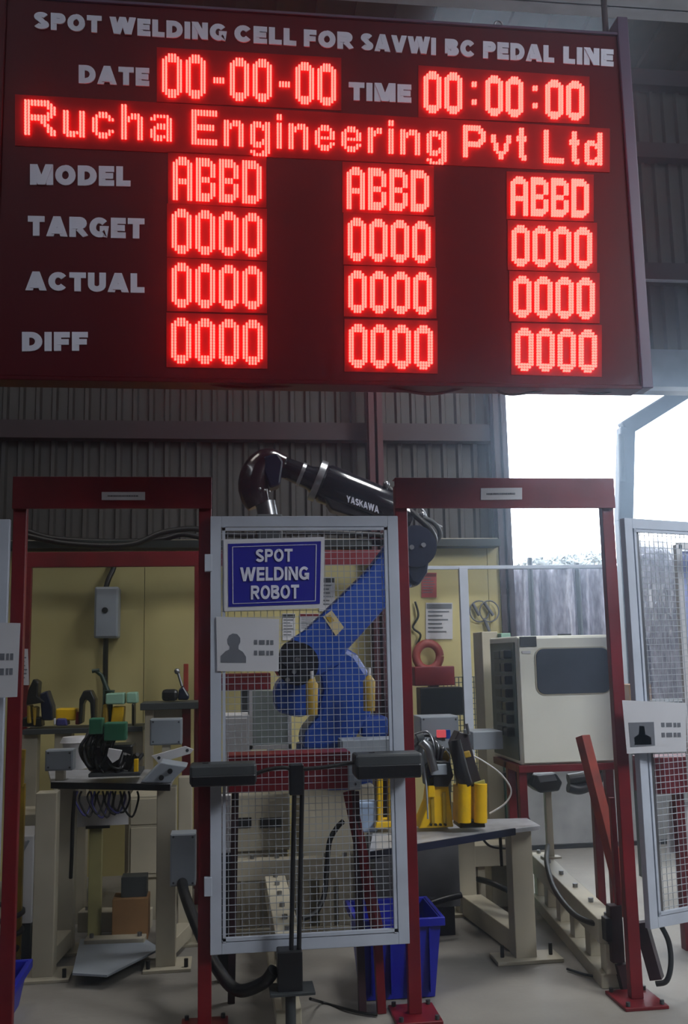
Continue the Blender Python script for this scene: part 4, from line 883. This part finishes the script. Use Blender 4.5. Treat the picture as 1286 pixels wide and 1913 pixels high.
MB().tube(curve([Zp(x, y, .01) for x, y in ((1060, 1810), (1100, 1822), (1150, 1826), (1170, 1822))]), .006, 8).build('power_cable', blackr, None, 0, label='thin cord on the floor left of the right post bracket', category='cord')
MB().tube(curve([P(1236, 1730, 4.0), P(1250, 1760, 4.0), P(1254, 1800, 3.98), P(1246, 1832, 3.98), P(1226, 1838, 4.0)]), .011, 10).build('hose_loop', blackr, None, 0, label='black hose loop hanging below the right mesh gate', category='hose')
MB().tube(curve([P(1200, 1440, 4.15), P(1206, 1560, 4.14), P(1216, 1640, 4.14), P(1216, 1700, 4.12)]), .008, 8).build('hanging_cable', blackr, None, 0, label='black cable hanging down inside the right mesh gate left stile', category='cable')
bdS = thing('board_stand', 'white framed pale blue board standing behind the right mesh gate', 'board', (P(1275, 1700, 4.35).x + .1, 4.35, 0))
MB().bar(P(1266, 1018, 4.35), (P(1292, 1500, 4.35).x, 4.35, 0), .03, .03).build('frame_bar', white, bdS)
MB().bar(P(1266, 1020, 4.35), P(1400, 1022, 4.35), .03, .03).build('frame_bar', white, bdS)
plate((1272, 1030, 1330, 1400, 1030, 1330, 1290, 1400), 4.36, .01, 'blue_sheet', mat('pale_blue_sheet', '#9aa4cf', .4), bdS)
tr2 = MB().fbox(1208, 1414, 1330, 1482, 4.5, .15).build('red_trough', red, None, .003, label='dark red trough behind the right mesh gate', category='tray')
MB().box(tr2.location.x - .0, tr2.location.x + .04, 4.55, 4.6, 0, tr2.location.z + .01).build('leg', red, tr2)
plate((1196, 1412, 1458, 1215, 1412, 1458), 3.985, .01, 'clamp_plate', steelg, mp2, .003, label='grey clamp plate')
plate((1252, 1496, 1592, 1330, 1500, 1606, 1246, 1330), 4.6, .004, 'white_chart', white, None, 0, label='white chart sheet low behind the right mesh gate', category='chart')
cbx = P(1203, 1300, 6.0)
sh = thing('rear_shelf', 'dark shelf unit outside reach behind the right mesh gate', 'shelf', (cbx.x + .3, 6.1, 0))
shz = P(1203, 1312, 6.0).z
MB().box(cbx.x - .1, cbx.x + .8, 6.0, 6.4, shz - .03, shz).build('top', dgrey, sh, .003)
for x in (cbx.x - .08, cbx.x + .76): MB().box(x, x + .04, 6.02, 6.06, 0, shz - .03).build('leg', dgrey, sh)
MB().box(cbx.x - .05, cbx.x + .1, 6.1, 6.25, shz, shz + .11).build('cardboard_box', card, None, .003, label='brown cardboard box behind the right mesh gate near its stile', category='carton')

# ================================================================ OUTSIDE
YX = 9.75
def fold(x0, x1, z0, z1, Y, amp, n, seed, topj=0.0):
    random.seed(seed); vs = []; rows = 14; ph = [random.uniform(0, 6.28) for _ in range(6)]
    for j in range(rows + 1):
        for i in range(n + 1):
            u = i / n; v = j / rows; x = x0 + (x1 - x0) * u
            y = amp * (math.sin(u * 37 + ph[0] + v * 1.5) * .5 + math.sin(u * 83 + ph[1] - v * 2) * .35 + math.sin(u * 14 + ph[2] + v * 3) * .5)
            zt_ = z1 + topj * (math.sin(u * 9 + ph[3]) + .6 * math.sin(u * 23 + ph[4]))
            vs.append((x, Y + y, z0 + (zt_ - z0) * v))
    return MB().add(vs, [(j * (n + 1) + i, j * (n + 1) + i + 1, (j + 1) * (n + 1) + i + 1, (j + 1) * (n + 1) + i) for j in range(rows) for i in range(n)], True)
sc = thing('tarpaulin_screen', 'crinkled grey tarpaulin screen on dark poles outside the opening', 'screen', (P(1040, 1200, YX).x, YX, -.05))
zs = P(1040, 1062, YX).z
fold(P(900, 1100, YX).x, P(1290, 1100, YX).x, -.05, zs, YX, .10, 150, 3).build('sheet', tarp, sc)
for px, py in ((990, 1042), (1078, 1052), (1200, 1050)):
    p = P(px, py, YX - .1); MB().cyl((p.x, YX - .1, -.05), (p.x, YX - .1, p.z), .028, seg=10).build('pole', dgrey, sc)
MB().cyl((P(900, 1062, YX).x, YX - .08, zs), (P(1290, 1062, YX).x, YX - .08, zs), .015, seg=8).build('top_wire', dgrey, sc)
YH = 7.7
hz = P(1230, 1012, YH + .3).z
hx0, hx1 = P(1178, 1100, 8.0).x, P(1178, 1100, 8.0).x + 3.2
vs = []; n, m = 36, 12
for j in range(m + 1):
    a = math.pi * j / m
    for i in range(n + 1):
        x = hx0 + (hx1 - hx0) * i / n; e_ = .5 + .5 * min(1, i / 4); h_ = (hz + .05) * (1 + .03 * math.sin(i * .9) + .02 * math.sin(i * 2.3)) * (.93 + .07 * e_)
        vs.append((x + .03 * math.sin(j * 2 + i), YH + .3 - .3 * math.cos(a) + .03 * math.sin(i * 3 + j), -.05 + h_ * max(0, math.sin(a)) ** .35))
MB().add(vs, [(j * (n + 1) + i, j * (n + 1) + i + 1, (j + 1) * (n + 1) + i + 1, (j + 1) * (n + 1) + i) for j in range(m) for i in range(n)], True).build('covered_heap', tarp, None, 0, label='tall grey tarpaulin covered heap outside behind the right mesh gate', category='covered heap')
# foliage above the screen
random.seed(11)
for k, px in enumerate((1008, 1058, 1108)):
    Yk = 10.4 + .75 * k; c0 = P(px, 1068 - 8 * k, Yk); r0 = .30
    mb = MB()
    for i in range(700):
        a = random.uniform(0, 6.28); ph = random.uniform(-.4, 1.5); rr_ = r0 * random.uniform(.6, 1.05)
        p = c0 + Vector((math.cos(a) * math.cos(ph), math.sin(a) * math.cos(ph), math.sin(ph) * (.25 + .25 * abs(math.sin(a * 2.5))))) * rr_
        d1 = Vector((random.uniform(-1, 1), random.uniform(-1, 1), random.uniform(-1, 1))).normalized() * .035; d2 = d1.orthogonal().normalized() * .02
        mb.add([p - d1, p + d2, p + d1, p - d2], [(0, 1, 2, 3)])
    o = mb.build('shrub', leaf, None, 0, label=('smallest', 'middle', 'tallest')[k] + ' pale grey shrub top of the three rising behind the tarpaulin screen', category='shrub', group='shrubs behind the tarpaulin screen')
    MB().cyl((c0.x, Yk, -.05), (c0.x, Yk, c0.z), .03, seg=8).build('trunk', card, o)
# down pipe across the daylight
YD = 7.45
dp = thing('drain_pipe', 'dark bent pipe crossing the bright daylight opening at upper right', 'pipe', (P(1163, 1100, YD).x, YD, -.05))
pm = mat('pipe_grey', '#2b2f37', .5)
pts = [P(1420, 630, YD), P(1286, 728, YD), P(1170, 800, YD), P(1166, 970, YD), Vector((P(1172, 1100, YD).x, YD, -.05))]
for a, b in zip(pts, pts[1:]): MB().bar(a, b + (b - a).normalized() * (.03 if b.z > 1 else 0), .13, .10, (0, 1, 0)).build('pipe_length', pm, dp, .012)
MB().cyl(P(1161, 812, YD - .03), P(1163, 900, YD - .03), .03, seg=10).build('bracket', dgrey, dp)

# thin scattering volume added to imitate lens glare around the opening
hm = bpy.data.materials.new('glare_scatter'); hm.use_nodes = True; nt = hm.node_tree; nt.nodes.clear()
vo = nt.nodes.new('ShaderNodeVolumeScatter'); vo.inputs['Density'].default_value = 0.025; vo.inputs['Anisotropy'].default_value = 0.9; vo.inputs['Color'].default_value = (.62, .8, 1, 1)
out = nt.nodes.new('ShaderNodeOutputMaterial'); nt.links.new(vo.outputs[0], out.inputs['Volume'])
hz_ = MB().box(-4.25, 8.25, 1.6, 6.99, 0.001, 6.1).build('glare_haze', hm, kind='structure')
S.cycles.volume_bounces = 1
